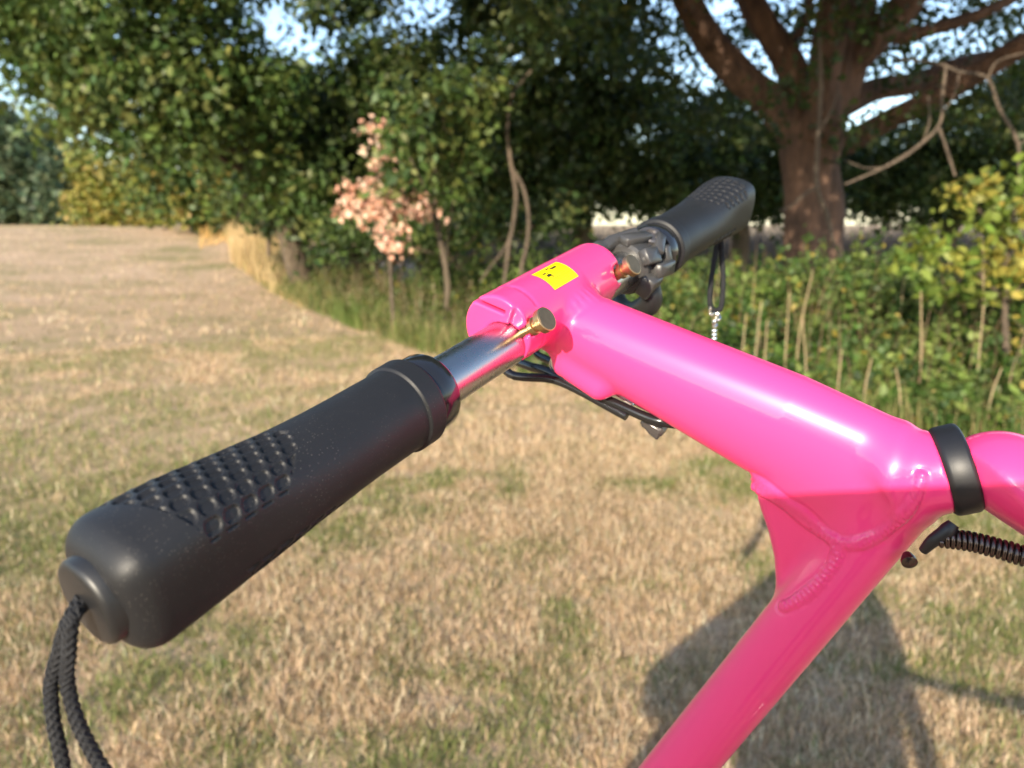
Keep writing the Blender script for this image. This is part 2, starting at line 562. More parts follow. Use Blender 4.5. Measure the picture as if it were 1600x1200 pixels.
def leaf_mesh(name, pos, size, cols, mat, parent=None, droop=.3, six=False, up=None, kind=None, aspect=.62):
    n = len(pos)
    d = rng.normal(0, 1, (n, 3)); d[:, 2] -= droop
    if up is not None: d = d + up
    d /= np.linalg.norm(d, axis=1)[:, None]
    s = np.cross(d, rng.normal(0, 1, (n, 3))); s /= np.linalg.norm(s, axis=1)[:, None] + 1e-9
    nn = np.cross(d, s)
    L = np.asarray(size)[:, None]
    Wd = L * aspect * .5
    fold = rng.uniform(.05, .35, (n, 1))
    if six:
        v = np.stack([pos, pos + d * L * .30 + s * Wd * .95 + nn * Wd * fold, pos + d * L * .68 + s * Wd * .72 + nn * Wd * fold,
                      pos + d * L - nn * L * .12, pos + d * L * .68 - s * Wd * .72 + nn * Wd * fold, pos + d * L * .30 - s * Wd * .95 + nn * Wd * fold], 1).reshape(-1, 3)
        o = np.arange(n)[:, None] * 6
        f = np.concatenate([o + [0, 1, 5], o + [1, 2, 5], o + [2, 4, 5], o + [2, 3, 4]], 0); k = 6
    else:
        v = np.stack([pos, pos + d * L * .45 + s * Wd + nn * Wd * fold, pos + d * L, pos + d * L * .45 - s * Wd + nn * Wd * fold], 1).reshape(-1, 3)
        o = np.arange(n)[:, None] * 4
        f = np.concatenate([o + [0, 1, 2], o + [0, 2, 3]], 0); k = 4
    ob = mesh_np(name, v, f, mat, parent, col=np.repeat(cols, k, axis=0), smooth=False)
    if kind: ob['kind'] = kind
    return ob


def blob_points(blobs, clusters_per_m2, leaves_per_cluster, spread):
    """leaf clumps through ellipsoids: (centre, radii) -> points, clump index"""
    out, cl = [], []
    ci = 0
    for c, r in blobs:
        r = np.asarray(r, float)
        area = (r[0] * r[1] + r[0] * r[2] + r[1] * r[2]) * 4.2
        nc = max(4, int(area * clusters_per_m2))
        d = rng.normal(0, 1, (nc, 3)); d /= np.linalg.norm(d, axis=1)[:, None]
        rad = rng.uniform(.25, 1, nc) ** .5 * rng.uniform(.85, 1.12, nc)
        cen = np.asarray(c) + d * rad[:, None] * r
        m = rng.poisson(leaves_per_cluster, nc) + 3
        idx = np.repeat(np.arange(nc), m)
        p = cen[idx] + rng.normal(0, 1, (len(idx), 3)) * spread * rng.uniform(.6, 1.3, nc)[idx][:, None] * [1, 1, .7]
        out.append(p); cl.append(idx + ci); ci += nc
    return np.concatenate(out), np.concatenate(cl)


def leaf_cols(palette, cl, n, jit=.22):
    pal = np.asarray(palette)
    nc = cl.max() + 1
    base = pal[rng.integers(0, len(pal), nc)] * rng.uniform(.75, 1.25, (nc, 1))
    c = base[cl] * rng.uniform(1 - jit, 1 + jit, (n, 1)) 
    c[:, 0] *= rng.uniform(.85, 1.25, n)
    return np.clip(c, .005, .8)


def px_blobs(lst, y):
    """(u, v, half width px, half height px[, dy]) at distance y -> ellipsoids"""
    out = []
    for t in lst:
        yy = y + (t[4] if len(t) > 4 else 0)
        c = W(t[0], t[1], yy)
        k = yy / FPX * 1.04
        out.append((c, (t[2] * k, max(t[2], t[3]) * k * .8, t[3] * k)))
    return out


def tree(name, label, cat, base, blobs, palette, cpm, lpc, spread, size, trunk_r=.16, top=None, group=None, bark_m='dark_bark', mat='leaf', six=False, limbs=None):
    root = empty(name, base, label, cat, group)
    p, cl = blob_points(blobs, cpm, lpc, spread)
    p = p[p[:, 2] > .05]; cl = cl[:len(p)] if len(cl) != len(p) else cl
    n = len(p)
    leaf_mesh('crown', p, size * rng.uniform(.4, 1.6, n), leaf_cols(palette, cl, n), M[mat], root, six=six)
    g = Geo()
    b0 = np.asarray(base, float)
    cen = np.mean([c for c, r in blobs], axis=0)
    top = np.asarray(top if top is not None else [b0[0] * .6 + cen[0] * .4, b0[1] * .6 + cen[1] * .4, cen[2]])
    pts = spline([b0 - [0, 0, .1], b0 * .65 + top * .35 + rng.normal(0, .08, 3), b0 * .3 + top * .7 + rng.normal(0, .1, 3), top], 14)
    g.tube(pts, np.linspace(trunk_r * 1.15, trunk_r * .5, 14), 10, wob=.06, seed=int(trunk_r * 1e4))
    for c, r in blobs[:8]:
        a = pts[rng.integers(5, 13)]
        q = spline([a, a * .5 + np.asarray(c) * .5 + rng.normal(0, .15, 3) - [0, 0, .1], c], 9)
        g.tube(q, np.linspace(trunk_r * .4, .012, 9), 6, seed=3)
    g.build('trunk', M[bark_m], root)
    return root

def gz(x, y): return float(ground_z(x, y))
def base_at(u, y):
    x = (u - 800) / FPX * y
    return np.array([x, y, gz(x, y)])


G_LIT = [(.075, .125, .03), (.055, .10, .025), (.10, .15, .035), (.04, .075, .02), (.13, .16, .045)]  # brighter leaf greens, sunlight put into the colour
G_SHADE = [(.035, .065, .016), (.05, .085, .02), (.028, .05, .014), (.07, .095, .025)]  # deep leaf greens, the shade under the canopy put into the colour
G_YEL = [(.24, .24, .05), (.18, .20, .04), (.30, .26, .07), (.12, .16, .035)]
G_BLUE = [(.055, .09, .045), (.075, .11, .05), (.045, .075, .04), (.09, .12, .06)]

# --- the old oak on the right
def pxtube(g, pts, y, k=14, n=16, wob=.05, seed=0):
    q = spline([(*W(p[0], p[1], y + (p[3] if len(p) > 3 else 0)), p[2] * y / FPX) for p in pts], n)
    g.tube(q[:, :3], np.maximum(q[:, 3], .004), k, wob=wob, seed=seed)

oak = empty('oak_tree', base_at(1275, 8.4), 'old oak with a thick reddish brown trunk and heavy forking limbs behind the weeds', 'tree')
YO = 8.4
g = Geo()
pxtube(g, [(1266, 530, 60), (1268, 470, 51), (1270, 400, 45), (1270, 330, 42), (1265, 260, 42), (1272, 205, 47), (1290, 160, 40), (1312, 100, 38), (1325, 40, 35), (1335, -60, 32), (1340, -200, 26), (1350, -420, 16)], YO, 22, 46, .07, 1)
g.build('trunk', M['bark'], oak)
for k, pts in enumerate([
    [(1270, 250, 34), (1240, 195, 30), (1205, 158, 26), (1160, 122, 24), (1115, 72, 22), (1080, 15, 20, -.3), (1045, -60, 17, -.8), (990, -170, 12, -1.6)],
    [(1280, 225, 28), (1256, 150, 23), (1225, 88, 21), (1190, 30, 20), (1160, -30, 17), (1120, -130, 13)],
    [(1290, 215, 23, -.3), (1287, 130, 22, -.35), (1296, 60, 23, -.4), (1305, -20, 22, -.6), (1300, -150, 15, -1.2)],
    [(1322, 110, 22, -.1), (1360, 68, 23, -.2), (1410, 12, 22, -.3), (1460, -50, 18, -.5), (1540, -160, 12, -1)],
    [(1310, 165, 22, .3), (1370, 138, 18, .5), (1430, 130, 16, .6), (1500, 104, 15, .6), (1600, 78, 12, .6), (1720, 20, 8, .4)],
    [(1320, 225, 20, .6), (1390, 186, 16, .3), (1450, 158, 17, 0), (1530, 112, 16, -.3), (1620, 60, 14, -.7), (1760, 0, 9, -1.2)],
    [(1395, 60, 10, -.2), (1460, 45, 9, -.3), (1540, 18, 8, -.4), (1610, -20, 6, -.4)],
    [(1200, 60, 8), (1240, 60, 7), (1262, 20, 6), (1270, -40, 5)],
]):
    g = Geo(); pxtube(g, pts, YO, 12, 24, .08, 20 + k); g.build('limb', M['bark'], oak)
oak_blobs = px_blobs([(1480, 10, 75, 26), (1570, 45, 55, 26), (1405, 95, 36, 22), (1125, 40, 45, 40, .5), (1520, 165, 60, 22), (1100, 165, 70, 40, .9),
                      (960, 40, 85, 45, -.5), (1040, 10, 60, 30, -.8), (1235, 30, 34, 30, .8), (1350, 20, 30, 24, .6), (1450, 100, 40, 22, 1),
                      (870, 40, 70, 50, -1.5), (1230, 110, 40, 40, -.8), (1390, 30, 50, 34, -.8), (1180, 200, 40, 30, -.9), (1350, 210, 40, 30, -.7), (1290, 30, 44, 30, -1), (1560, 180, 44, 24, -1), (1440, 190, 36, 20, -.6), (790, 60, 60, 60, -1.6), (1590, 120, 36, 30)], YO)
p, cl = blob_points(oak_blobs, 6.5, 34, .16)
leaf_mesh('crown', p, .085 * rng.uniform(.6, 1.3, len(p)), leaf_cols(G_SHADE, cl, len(p)), M['leaf'], oak)
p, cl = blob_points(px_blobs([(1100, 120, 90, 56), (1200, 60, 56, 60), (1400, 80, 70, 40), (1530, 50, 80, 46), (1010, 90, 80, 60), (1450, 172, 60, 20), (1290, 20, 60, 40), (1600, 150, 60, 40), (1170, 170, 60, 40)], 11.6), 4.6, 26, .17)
leaf_mesh('rear_crown', p, .095 * rng.uniform(.45, 1.5, len(p)), leaf_cols(G_SHADE, cl, len(p)), M['leaf'], oak)
# oak's unseen upper crown, with low leaf blobs added to shade the wood
shade_blobs = []
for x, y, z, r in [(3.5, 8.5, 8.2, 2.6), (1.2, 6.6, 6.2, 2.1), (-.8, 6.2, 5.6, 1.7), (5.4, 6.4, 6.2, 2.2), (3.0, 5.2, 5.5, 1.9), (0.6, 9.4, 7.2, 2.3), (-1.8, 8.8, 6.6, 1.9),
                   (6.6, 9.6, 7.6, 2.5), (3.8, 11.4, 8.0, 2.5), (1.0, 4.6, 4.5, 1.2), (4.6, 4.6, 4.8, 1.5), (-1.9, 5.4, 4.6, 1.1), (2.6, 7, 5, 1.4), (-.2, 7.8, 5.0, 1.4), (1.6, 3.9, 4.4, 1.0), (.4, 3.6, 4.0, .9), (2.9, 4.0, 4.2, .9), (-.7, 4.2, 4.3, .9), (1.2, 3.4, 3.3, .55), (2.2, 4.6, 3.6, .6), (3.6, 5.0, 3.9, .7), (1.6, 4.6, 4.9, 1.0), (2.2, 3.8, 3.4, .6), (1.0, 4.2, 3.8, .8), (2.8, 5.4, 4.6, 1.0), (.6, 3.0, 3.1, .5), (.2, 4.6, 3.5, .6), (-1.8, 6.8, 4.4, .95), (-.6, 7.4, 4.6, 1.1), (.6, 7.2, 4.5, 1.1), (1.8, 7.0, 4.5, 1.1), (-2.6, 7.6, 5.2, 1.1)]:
    shade_blobs.append(((x, y, z), (r, r, r * .62)))
p, cl = blob_points(shade_blobs, 2.6, 30, .28)
leaf_mesh('shading_crown', p, .17 * rng.uniform(.7, 1.3, len(p)), leaf_cols(G_SHADE, cl, len(p)), M['leaf'], oak)

# --- trees of the wood edge
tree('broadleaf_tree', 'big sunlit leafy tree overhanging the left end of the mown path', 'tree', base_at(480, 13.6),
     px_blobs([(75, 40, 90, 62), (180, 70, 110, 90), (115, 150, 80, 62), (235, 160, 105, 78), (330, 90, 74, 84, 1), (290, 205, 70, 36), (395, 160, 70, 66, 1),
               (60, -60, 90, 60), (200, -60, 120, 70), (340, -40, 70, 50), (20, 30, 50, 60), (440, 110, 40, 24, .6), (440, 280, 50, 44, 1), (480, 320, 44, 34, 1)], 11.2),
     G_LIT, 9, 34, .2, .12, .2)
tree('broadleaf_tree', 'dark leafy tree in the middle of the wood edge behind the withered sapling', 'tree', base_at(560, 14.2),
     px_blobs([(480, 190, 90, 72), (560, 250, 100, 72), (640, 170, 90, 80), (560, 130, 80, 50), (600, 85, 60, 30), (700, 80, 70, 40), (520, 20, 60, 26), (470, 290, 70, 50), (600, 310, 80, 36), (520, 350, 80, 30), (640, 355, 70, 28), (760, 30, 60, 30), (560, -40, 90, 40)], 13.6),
     G_SHADE, 7, 34, .2, .12, .2)
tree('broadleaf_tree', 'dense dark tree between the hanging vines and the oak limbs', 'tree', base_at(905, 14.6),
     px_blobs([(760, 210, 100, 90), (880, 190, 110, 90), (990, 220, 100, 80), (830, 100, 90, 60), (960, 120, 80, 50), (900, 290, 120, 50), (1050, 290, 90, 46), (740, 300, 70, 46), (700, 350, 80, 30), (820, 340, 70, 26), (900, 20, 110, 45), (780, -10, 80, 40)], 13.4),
     G_SHADE, 7, 34, .2, .12, .22)
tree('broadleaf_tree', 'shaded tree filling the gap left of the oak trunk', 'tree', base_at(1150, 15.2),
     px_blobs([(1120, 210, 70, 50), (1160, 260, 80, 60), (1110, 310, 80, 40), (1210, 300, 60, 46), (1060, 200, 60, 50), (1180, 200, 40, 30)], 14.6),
     G_SHADE, 7, 34, .2, .12, .18)
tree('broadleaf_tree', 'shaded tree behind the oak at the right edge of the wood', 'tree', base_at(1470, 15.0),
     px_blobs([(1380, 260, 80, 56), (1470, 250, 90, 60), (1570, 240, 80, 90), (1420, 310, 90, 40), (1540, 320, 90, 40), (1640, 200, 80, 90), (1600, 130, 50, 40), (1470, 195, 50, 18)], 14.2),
     G_SHADE, 7, 34, .2, .12, .18)
# far side of the field
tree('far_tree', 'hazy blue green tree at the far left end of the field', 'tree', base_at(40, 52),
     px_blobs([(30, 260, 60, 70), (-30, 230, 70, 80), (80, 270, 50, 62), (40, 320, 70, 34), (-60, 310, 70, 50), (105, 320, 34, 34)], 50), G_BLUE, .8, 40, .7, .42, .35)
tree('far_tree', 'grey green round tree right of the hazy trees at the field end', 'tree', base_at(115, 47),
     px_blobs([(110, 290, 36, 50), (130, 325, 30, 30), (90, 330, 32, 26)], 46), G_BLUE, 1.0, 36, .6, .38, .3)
tree('yellowing_tree', 'yellow green small tree at the far end of the mown path', 'tree', base_at(165, 34),
     px_blobs([(160, 270, 38, 50), (190, 310, 40, 36), (150, 330, 34, 24), (215, 280, 34, 40), (210, 335, 40, 20), (240, 320, 34, 30)], 33), G_YEL, 1.8, 36, .4, .26, .2)
tree('yellowing_tree', 'yellow green small tree beside the golden grass', 'tree', base_at(320, 25),
     px_blobs([(300, 250, 44, 46), (330, 290, 40, 40), (365, 260, 40, 48), (290, 310, 34, 28), (250, 300, 40, 40, 3), (320, 335, 44, 20), (370, 330, 40, 26), (230, 265, 40, 44), (400, 285, 34, 46), (270, 230, 40, 30), (345, 225, 44, 26)], 24), G_YEL + G_LIT, 2.6, 36, .32, .2, .2)
tree('hedge_bush', 'dark green bush under the leaning grey stems', 'bush', base_at(420, 18.5),
     px_blobs([(400, 320, 40, 30), (450, 318, 40, 30), (375, 300, 30, 34), (490, 330, 34, 24)], 18), G_SHADE + G_LIT, 5, 30, .2, .13, .06)
tree('hedge_bush', 'green bush filling the wood edge behind the pale straw grass', 'bush', base_at(450, 14.4),
     px_blobs([(430, 335, 36, 26), (480, 340, 46, 34)], 14.0), G_LIT + G_SHADE, 6, 30, .18, .11, .02)
tree('hedge_bush', 'dark bush crowding the ground behind the withered sapling', 'bush', base_at(590, 11.6),
     px_blobs([(540, 372, 56, 34), (610, 380, 56, 30), (670, 378, 50, 34), (500, 350, 36, 24, .5)], 11.2), G_SHADE + G_LIT, 7, 28, .15, .09, .04)
tree('hazel_shrub', 'bright leafy spray hanging in the sun right of the withered sapling', 'bush', base_at(690, 8.8),
     px_blobs([(650, 190, 36, 50), (640, 245, 34, 34), (690, 150, 44, 40), (720, 230, 40, 60, .4), (670, 290, 36, 26, .3), (610, 290, 26, 22), (740, 160, 40, 50, .3)], 8.0), G_LIT, 11, 26, .12, .095, .035)
tree('holly_bush', 'low dark bush at the foot of the wood left of the vines', 'bush', base_at(720, 10.4),
     px_blobs([(680, 350, 60, 30), (760, 350, 60, 36), (860, 345, 60, 30), (560, 350, 50, 24)], 10), G_SHADE + G_LIT, 8, 24, .14, .09, .04)

# far wood that closes the view behind the first trees
bl = []
for u in range(330, 1900, 85):
    bl.append((u, 300 - rng.uniform(0, 30), 80, 46, rng.uniform(-1, 3)))
    if u < 1000 or u > 1680: bl.append((u, 215 - rng.uniform(0, 40), 80, 60, rng.uniform(-1, 3)))
p, cl = blob_points(px_blobs(bl, 24), 2.2, 34, .36)
tag(leaf_mesh('far_woods', p, .24 * rng.uniform(.6, 1.3, len(p)), leaf_cols(G_SHADE, cl, len(p)), M['leaf'], kind='stuff'), 'dark mass of woodland leaves closing the view')

# --- withered sapling
sap = empty('withered_sapling', base_at(600, 8.4), 'withered sapling with salmon pink dead leaves at the wood edge', 'sapling')
sb = px_blobs([(580, 210, 18, 20), (594, 245, 16, 22), (588, 285, 22, 20), (570, 300, 26, 18), (620, 305, 24, 18), (560, 312, 24, 18), (600, 325, 34, 20), (648, 326, 30, 18), (535, 322, 20, 14), (600, 355, 30, 12), (612, 388, 12, 9), (668, 322, 14, 12)], 8.2)
p, cl = blob_points(sb, 24, 10, .065)
leaf_mesh('dead_leaves', p, .075 * rng.uniform(.6, 1.3, len(p)), leaf_cols([(.70, .44, .31), (.76, .54, .40), (.58, .34, .23), (.72, .47, .36)], cl, len(p), .12), M['dry_leaf'], sap, droop=.8, six=True, aspect=.7)
g = Geo()
pxtube(g, [(615, 520, 3), (608, 400, 2.6), (598, 330, 2.2), (590, 260, 2.4), (584, 205, 1.5)], 8.25, 6, 16, 0)
for q in [[(598, 335, 2), (570, 318, 1.6), (535, 320, 1)], [(599, 340, 2), (630, 330, 1.6), (675, 322, 1)], [(606, 395, 1.5), (612, 388, 1), (620, 380, .8)]]:
    pxtube(g, q, 8.25, 5, 8, 0)
g.build('stem', M['twig'], sap)

# --- hanging vines and dead branches
def twig_thing(name, label, cat, base, lst, y, mat='twig', group=None, kids='stem'):
    root = empty(name, base, label, cat, group)
    for k, pts in enumerate(lst):
        g = Geo(); pxtube(g, [(p_[0], p_[1], p_[2] * .54) + tuple(p_[3:]) for p_ in pts], y, 7, 26, .16, k); g.build(kids, M[mat], root)
    return root
twig_thing('hanging_vine', 'twisted pale woody vine hanging in the dark middle of the wood edge', 'vine', base_at(808, 8.5),
           [[(792, 205, 5), (797, 250, 5.5), (806, 300, 6), (803, 345, 5.5), (794, 390, 5), (788, 440, 5), (780, 520, 5)],
            [(800, 262, 4), (818, 295, 5), (826, 340, 5.5), (823, 385, 5), (813, 430, 5), (810, 520, 5)],
            [(802, 350, 3), (790, 385, 3), (768, 415, 3), (750, 440, 2.5)], [(815, 420, 2.5), (835, 440, 2.5), (850, 470, 2)], [(792, 205, 4), (800, 150, 4), (830, 110, 3)]], 8.4)
twig_thing('leaning_stem', 'leaning grey bare stems left of the withered sapling', 'stem', base_at(425, 14.5),
           [[(452, 236, 4), (432, 262, 5), (422, 300, 5.5), (420, 345, 5.5), (420, 400, 5)], [(420, 240, 3.5), (400, 275, 4), (385, 300, 4), (372, 340, 4)], [(448, 240, 4), (447, 275, 4), (442, 320, 4), (440, 380, 4)]], 14)
twig_thing('dead_branch', 'thin bare dead branch drooping in front of the oak trunk', 'branch', W(1282, 100, 7.2),
           [[(1280, 60, 5), (1282, 140, 6), (1278, 220, 6.5), (1276, 290, 7), (1292, 335, 6.5), (1300, 370, 6), (1312, 405, 5)], [(1276, 292, 5), (1258, 303, 4.5), (1238, 320, 4), (1218, 330, 3)], [(1279, 210, 3), (1300, 170, 3), (1310, 140, 2)]], 7.2)
twig_thing('dead_branch', 'forked grey dead branch right of the oak trunk with drooping ends', 'branch', W(1470, 170, 5.4),
           [[(1478, 100, 4), (1472, 150, 4.5), (1468, 195, 5), (1430, 232, 4.6), (1380, 262, 4), (1320, 288, 3.2)], [(1466, 198, 4), (1480, 235, 4), (1492, 275, 3)], [(1440, 226, 2.5), (1452, 190, 2.5), (1450, 150, 2)], [(1380, 262, 2.5), (1350, 262, 2), (1320, 250, 1.5)]], 5.4)
twig_thing('dead_branch', 'long kinked dead twig at the right edge of the picture', 'branch', W(1540, 130, 5.2),
           [[(1400, 92, 3), (1460, 98, 3.5), (1500, 112, 4), (1543, 122, 4.4), (1562, 170, 4.4), (1590, 222, 4), (1592, 270, 3.6), (1606, 320, 3)], [(1590, 225, 3), (1620, 215, 3)], [(1543, 122, 2.6), (1560, 95, 2.4), (1610, 80, 2)], [(1500, 112, 2), (1490, 150, 1.8), (1476, 172, 1.5)]], 5.2)

# --- weeds, rough grass, tall dry grass
def plants(n, xs, ys, hts, leaves, size, palette, name, label, yell=.15):
    """leafy upright weeds: a stem and leaf whorls, all one mass"""
    sp, sc = [], []
    P_, S_, C_ = [], [], []
    z0 = ground_z(xs, ys)
    lean = rng.normal(0, .16, (n, 2))
    pal = np.asarray(palette)
    for k in range(leaves):
        t = rng.uniform(.04, 1.0, n) ** .8
        off = rng.normal(0, .045, (n, 3)) * (1.3 - t)[:, None]
        p = np.stack([xs + lean[:, 0] * hts * t * t, ys + lean[:, 1] * hts * t * t, z0 + hts * t], -1) + off
        P_.append(p); S_.append(size * rng.uniform(.55, 1.35, n) * (1.25 - .55 * t))
        c = pal[(np.arange(n) * 7 + 3) % len(pal)] * rng.uniform(.75, 1.25, (n, 1))
        y = rng.random(n) < yell * .25
        c[y] = np.array([.34, .27, .05]) * rng.uniform(.7, 1.1, (y.sum(), 1))
        C_.append(c)
    P_, S_, C_ = np.concatenate(P_), np.concatenate(S_), np.clip(np.concatenate(C_), .01, .7)
    o = leaf_mesh(name, P_, S_, C_, M['weed'], six=True, droop=.05, kind='stuff', aspect=.58)
    tag(o, label)
    g = Geo()
    v, f = [], []
    for i in range(n):
        a = np.array([xs[i], ys[i], z0[i] - .02]); b = a + np.array([lean[i, 0] * hts[i], lean[i, 1] * hts[i], hts[i]])
        w = .0035
        k = len(v)
        v += [a + [w, 0, 0], a + [-w, w, 0], a + [-w, -w, 0], b]
        f += [(k, k + 1, k + 3), (k + 1, k + 2, k + 3), (k + 2, k, k + 3)]
    st = mesh_np('weed_stems', np.array(v), np.array(f), M['stalk'])
    tag(st, label.replace('leaves', 'stems') if 'leaves' in label else label + ' stems', kind='stuff')
    return o
M['stalk'] = simple('green_brown_stalk', (.22, .17, .07), .7, var=.3, vscale=4)

def along_edge(n, d0, d1, x0, x1):
    x = rng.uniform(x0, x1, n)
    y = np.interp(-x, -BX, BY) + rng.uniform(d0, d1, n)
    return x, y

W_PAL = [(.075, .145, .028), (.11, .18, .038), (.05, .10, .02), (.16, .225, .05), (.03, .06, .014), (.10, .145, .038), (.07, .125, .038), (.20, .25, .065)]
x, y = along_edge(1700, -.3, 2.6, .1, 5.2)
hgt = (np.clip(.32 + .42 * (y - np.interp(-x, -BX, BY)), .2, .95) * rng.uniform(.7, 1.15, len(x))) * np.clip(.75 + .12 * x, .7, 1.1) * (.50 + .62 * vnoise(x, y, .75, 51))
plants(len(x), x, y, hgt, 40, .074, W_PAL, 'undergrowth', 'knee to waist high sunlit leaves of nettles and brambles before the oak')
x, y = along_edge(900, 2.3, 5.5, -1.5, 6.5)
plants(len(x), x, y, rng.uniform(.5, .95, len(x)), 26, .075, [(.09, .14, .03), (.12, .17, .04), (.07, .11, .025)], 'undergrowth', 'shaded leaves of weeds round the foot of the oak')
x, y = along_edge(2300, -.25, 3.4, -5.0, .6)
plants(len(x), x, y, rng.uniform(.10, .55, len(x)) * np.clip(.5 + .4 * (y - np.interp(-x, -BX, BY)), .45, 1.1), 20, .055, [(.07, .11, .022), (.10, .15, .03), (.05, .08, .018), (.14, .17, .045), (.12, .11, .04), (.16, .13, .06)], 'undergrowth', 'low mixed leaves along the wood edge beside the path')

def long_grass(n, d0, d1, x0, x1, h, w, pal, name, label, lean=.45):
    x, y = along_edge(n, d0, d1, x0, x1)
    nz = vnoise(x, y, .5, 41) * .6 + vnoise(x, y, .16, 42) * .5
    keep = rng.random(n) < np.clip(nz * 2 - .55, .08, 1)
    x, y = x[keep], y[keep]; n = len(x)
    pal = np.asarray(pal)
    gi = (vnoise(x, y, .7, 44) * len(pal) * .6 + rng.random(n) * len(pal) * .4).astype(int) % len(pal)
    c = pal[gi] * rng.uniform(.75, 1.2, (n, 1))
    h = h * np.clip(np.minimum((x - x0), (x1 - x)) / (.3 * (x1 - x0)) + .12, .12, 1)
    return blades(n, x, y, h * rng.uniform(.45, 1.25, n), w * rng.uniform(.6, 1.4, n), np.abs(rng.normal(lean, .35, n)), c, 2, M['blade'], name, label)

RG = [(.09, .15, .032), (.13, .19, .042), (.17, .21, .06), (.30, .25, .11), (.065, .115, .025), (.10, .16, .04)]
long_grass(42000, -.5, 2.2, -5, 1.2, .30, .006, RG, 'rough_grass', 'long green and straw grass between mown path and wood')
long_grass(16000, -.5, 1.0, 1.0, 5, .28, .006, RG + [(.45, .34, .18)] * 2, 'rough_grass', 'long grass at the foot of the sunlit weeds')
long_grass(22000, -.5, 3.5, -10.5, -3.0, .55, .011, [(.60, .43, .20), (.66, .50, .27), (.50, .36, .17), (.40, .33, .13)], 'tall_dry_grass', 'tall pale straw grass where the path meets the trees', .3)
long_grass(20000, -2.5, 5, -22, -8, 1.0, .02, [(.68, .44, .16), (.62, .40, .15), (.72, .50, .22)], 'tall_dry_grass', 'golden tall grass at the far bend of the path', .25)
long_grass(1500, .1, 2.6, .2, 5, .95, .007, [(.30, .21, .12), (.22, .15, .09), (.40, .30, .18)], 'dry_stems', 'thin brown dry stems leaning in the weeds', .25)
long_grass(700, -.1, 2.6, -5, .4, .75, .007, [(.30, .21, .12), (.22, .15, .09), (.42, .32, .2)], 'dry_stems', 'thin brown dry stems in the rough verge of the path', .4)
# pale meadow seen under the branches
n = 26000
xs, ys = rng.uniform(-2, 14, n), rng.uniform(16.5, 21, n)
pal = np.array([(.25, .20, .165), (.21, .165, .13), (.29, .235, .19)])
blades(n, xs, ys, rng.uniform(.6, 1.3, n), np.full(n, .022), np.abs(rng.normal(.2, .2, n)), pal[rng.integers(0, 3, n)], 1, M['blade'], 'pale_meadow', 'pale tall meadow grass glimpsed under the branches')

# dry stalks standing in the weeds
STALKS = []
for k, (u, v0, v1, yy, bend) in enumerate([(1180, 600, 470, 5.0, 10), (1228, 590, 455, 5.1, 6), (1246, 560, 424, 5.2, 24), (1262, 600, 500, 4.9, -8), (1195, 600, 500, 4.9, 4), (1310, 620, 545, 4.6, 6),
                                         (1445, 560, 455, 4.7, -6), (1350, 640, 560, 4.5, 12), (1120, 540, 450, 5.3, -8), (1545, 660, 575, 4.2, 20), (1410, 640, 575, 4.3, -10), (1160, 570, 490, 5.2, 6)]):
    b0 = W(u, v0, yy); b0[2] = gz(b0[0], b0[1])
    tp = W(u + bend, v1, yy - .05)
    md = (b0 + tp) / 2 + np.array([bend * -.0012, 0, 0.02])
    g = Geo(); g.tube(spline([b0 - [0, 0, .03], md, tp], 9), np.linspace(.0055, .003, 9), 6)
    o = g.build('dry_stalk', M['straw_stalk'] if 'straw_stalk' in M else M.setdefault('straw_stalk', simple('straw_stalk', (.38, .28, .16), .7, var=.25, vscale=20)))
    STALKS.append((b0[0] / b0[1], o))

for k, (_, o) in enumerate(sorted(STALKS, key=lambda t: t[0])):
    nth = ['first', 'second', 'third', 'fourth', 'fifth', 'sixth', 'seventh', 'eighth', 'ninth', 'tenth', 'eleventh', 'twelfth'][k]
    tag(o, 'bare straw coloured stalk in the sunlit weeds, %s of the dry stalks from the left' % nth, 'stalk', 'dry stalks in the weeds')

# young bush at the right edge
yb = empty('young_oak_bush', base_at(1560, 4.9), 'young bush with yellow green lobed leaves at the right edge before the oak', 'bush')
bb = px_blobs([(1560, 300, 40, 22), (1590, 340, 40, 30), (1535, 350, 34, 20), (1570, 395, 44, 30), (1600, 440, 40, 30), (1500, 300, 22, 14), (1470, 400, 36, 24), (1420, 415, 30, 20), (1440, 370, 18, 14), (1530, 440, 40, 26), (1620, 280, 40, 40), (1480, 450, 36, 24)], 4.7)
p, cl = blob_points(bb, 30, 11, .05)
leaf_mesh('leaves', p, .075 * rng.uniform(.6, 1.35, len(p)), leaf_cols([(.15, .21, .035), (.20, .25, .045), (.11, .17, .03), (.30, .29, .06)], cl, len(p), .2), M['weed'], yb, six=True, aspect=.55)
for pts in [[(1575, 620, 5), (1570, 480, 4.5), (1575, 380, 4), (1590, 300, 3)], [(1572, 470, 4), (1520, 420, 3), (1470, 390, 2.5), (1430, 400, 2)], [(1574, 390, 3), (1540, 340, 2.5), (1500, 300, 2)], [(1520, 422, 2.5), (1480, 450, 2), (1430, 470, 1.6)], [(1575, 470, 3), (1610, 430, 2.5), (1640, 400, 2)]]:
    g = Geo(); pxtube(g, pts, 4.75, 6, 12, .05); g.build('stem', M['twig'], yb)

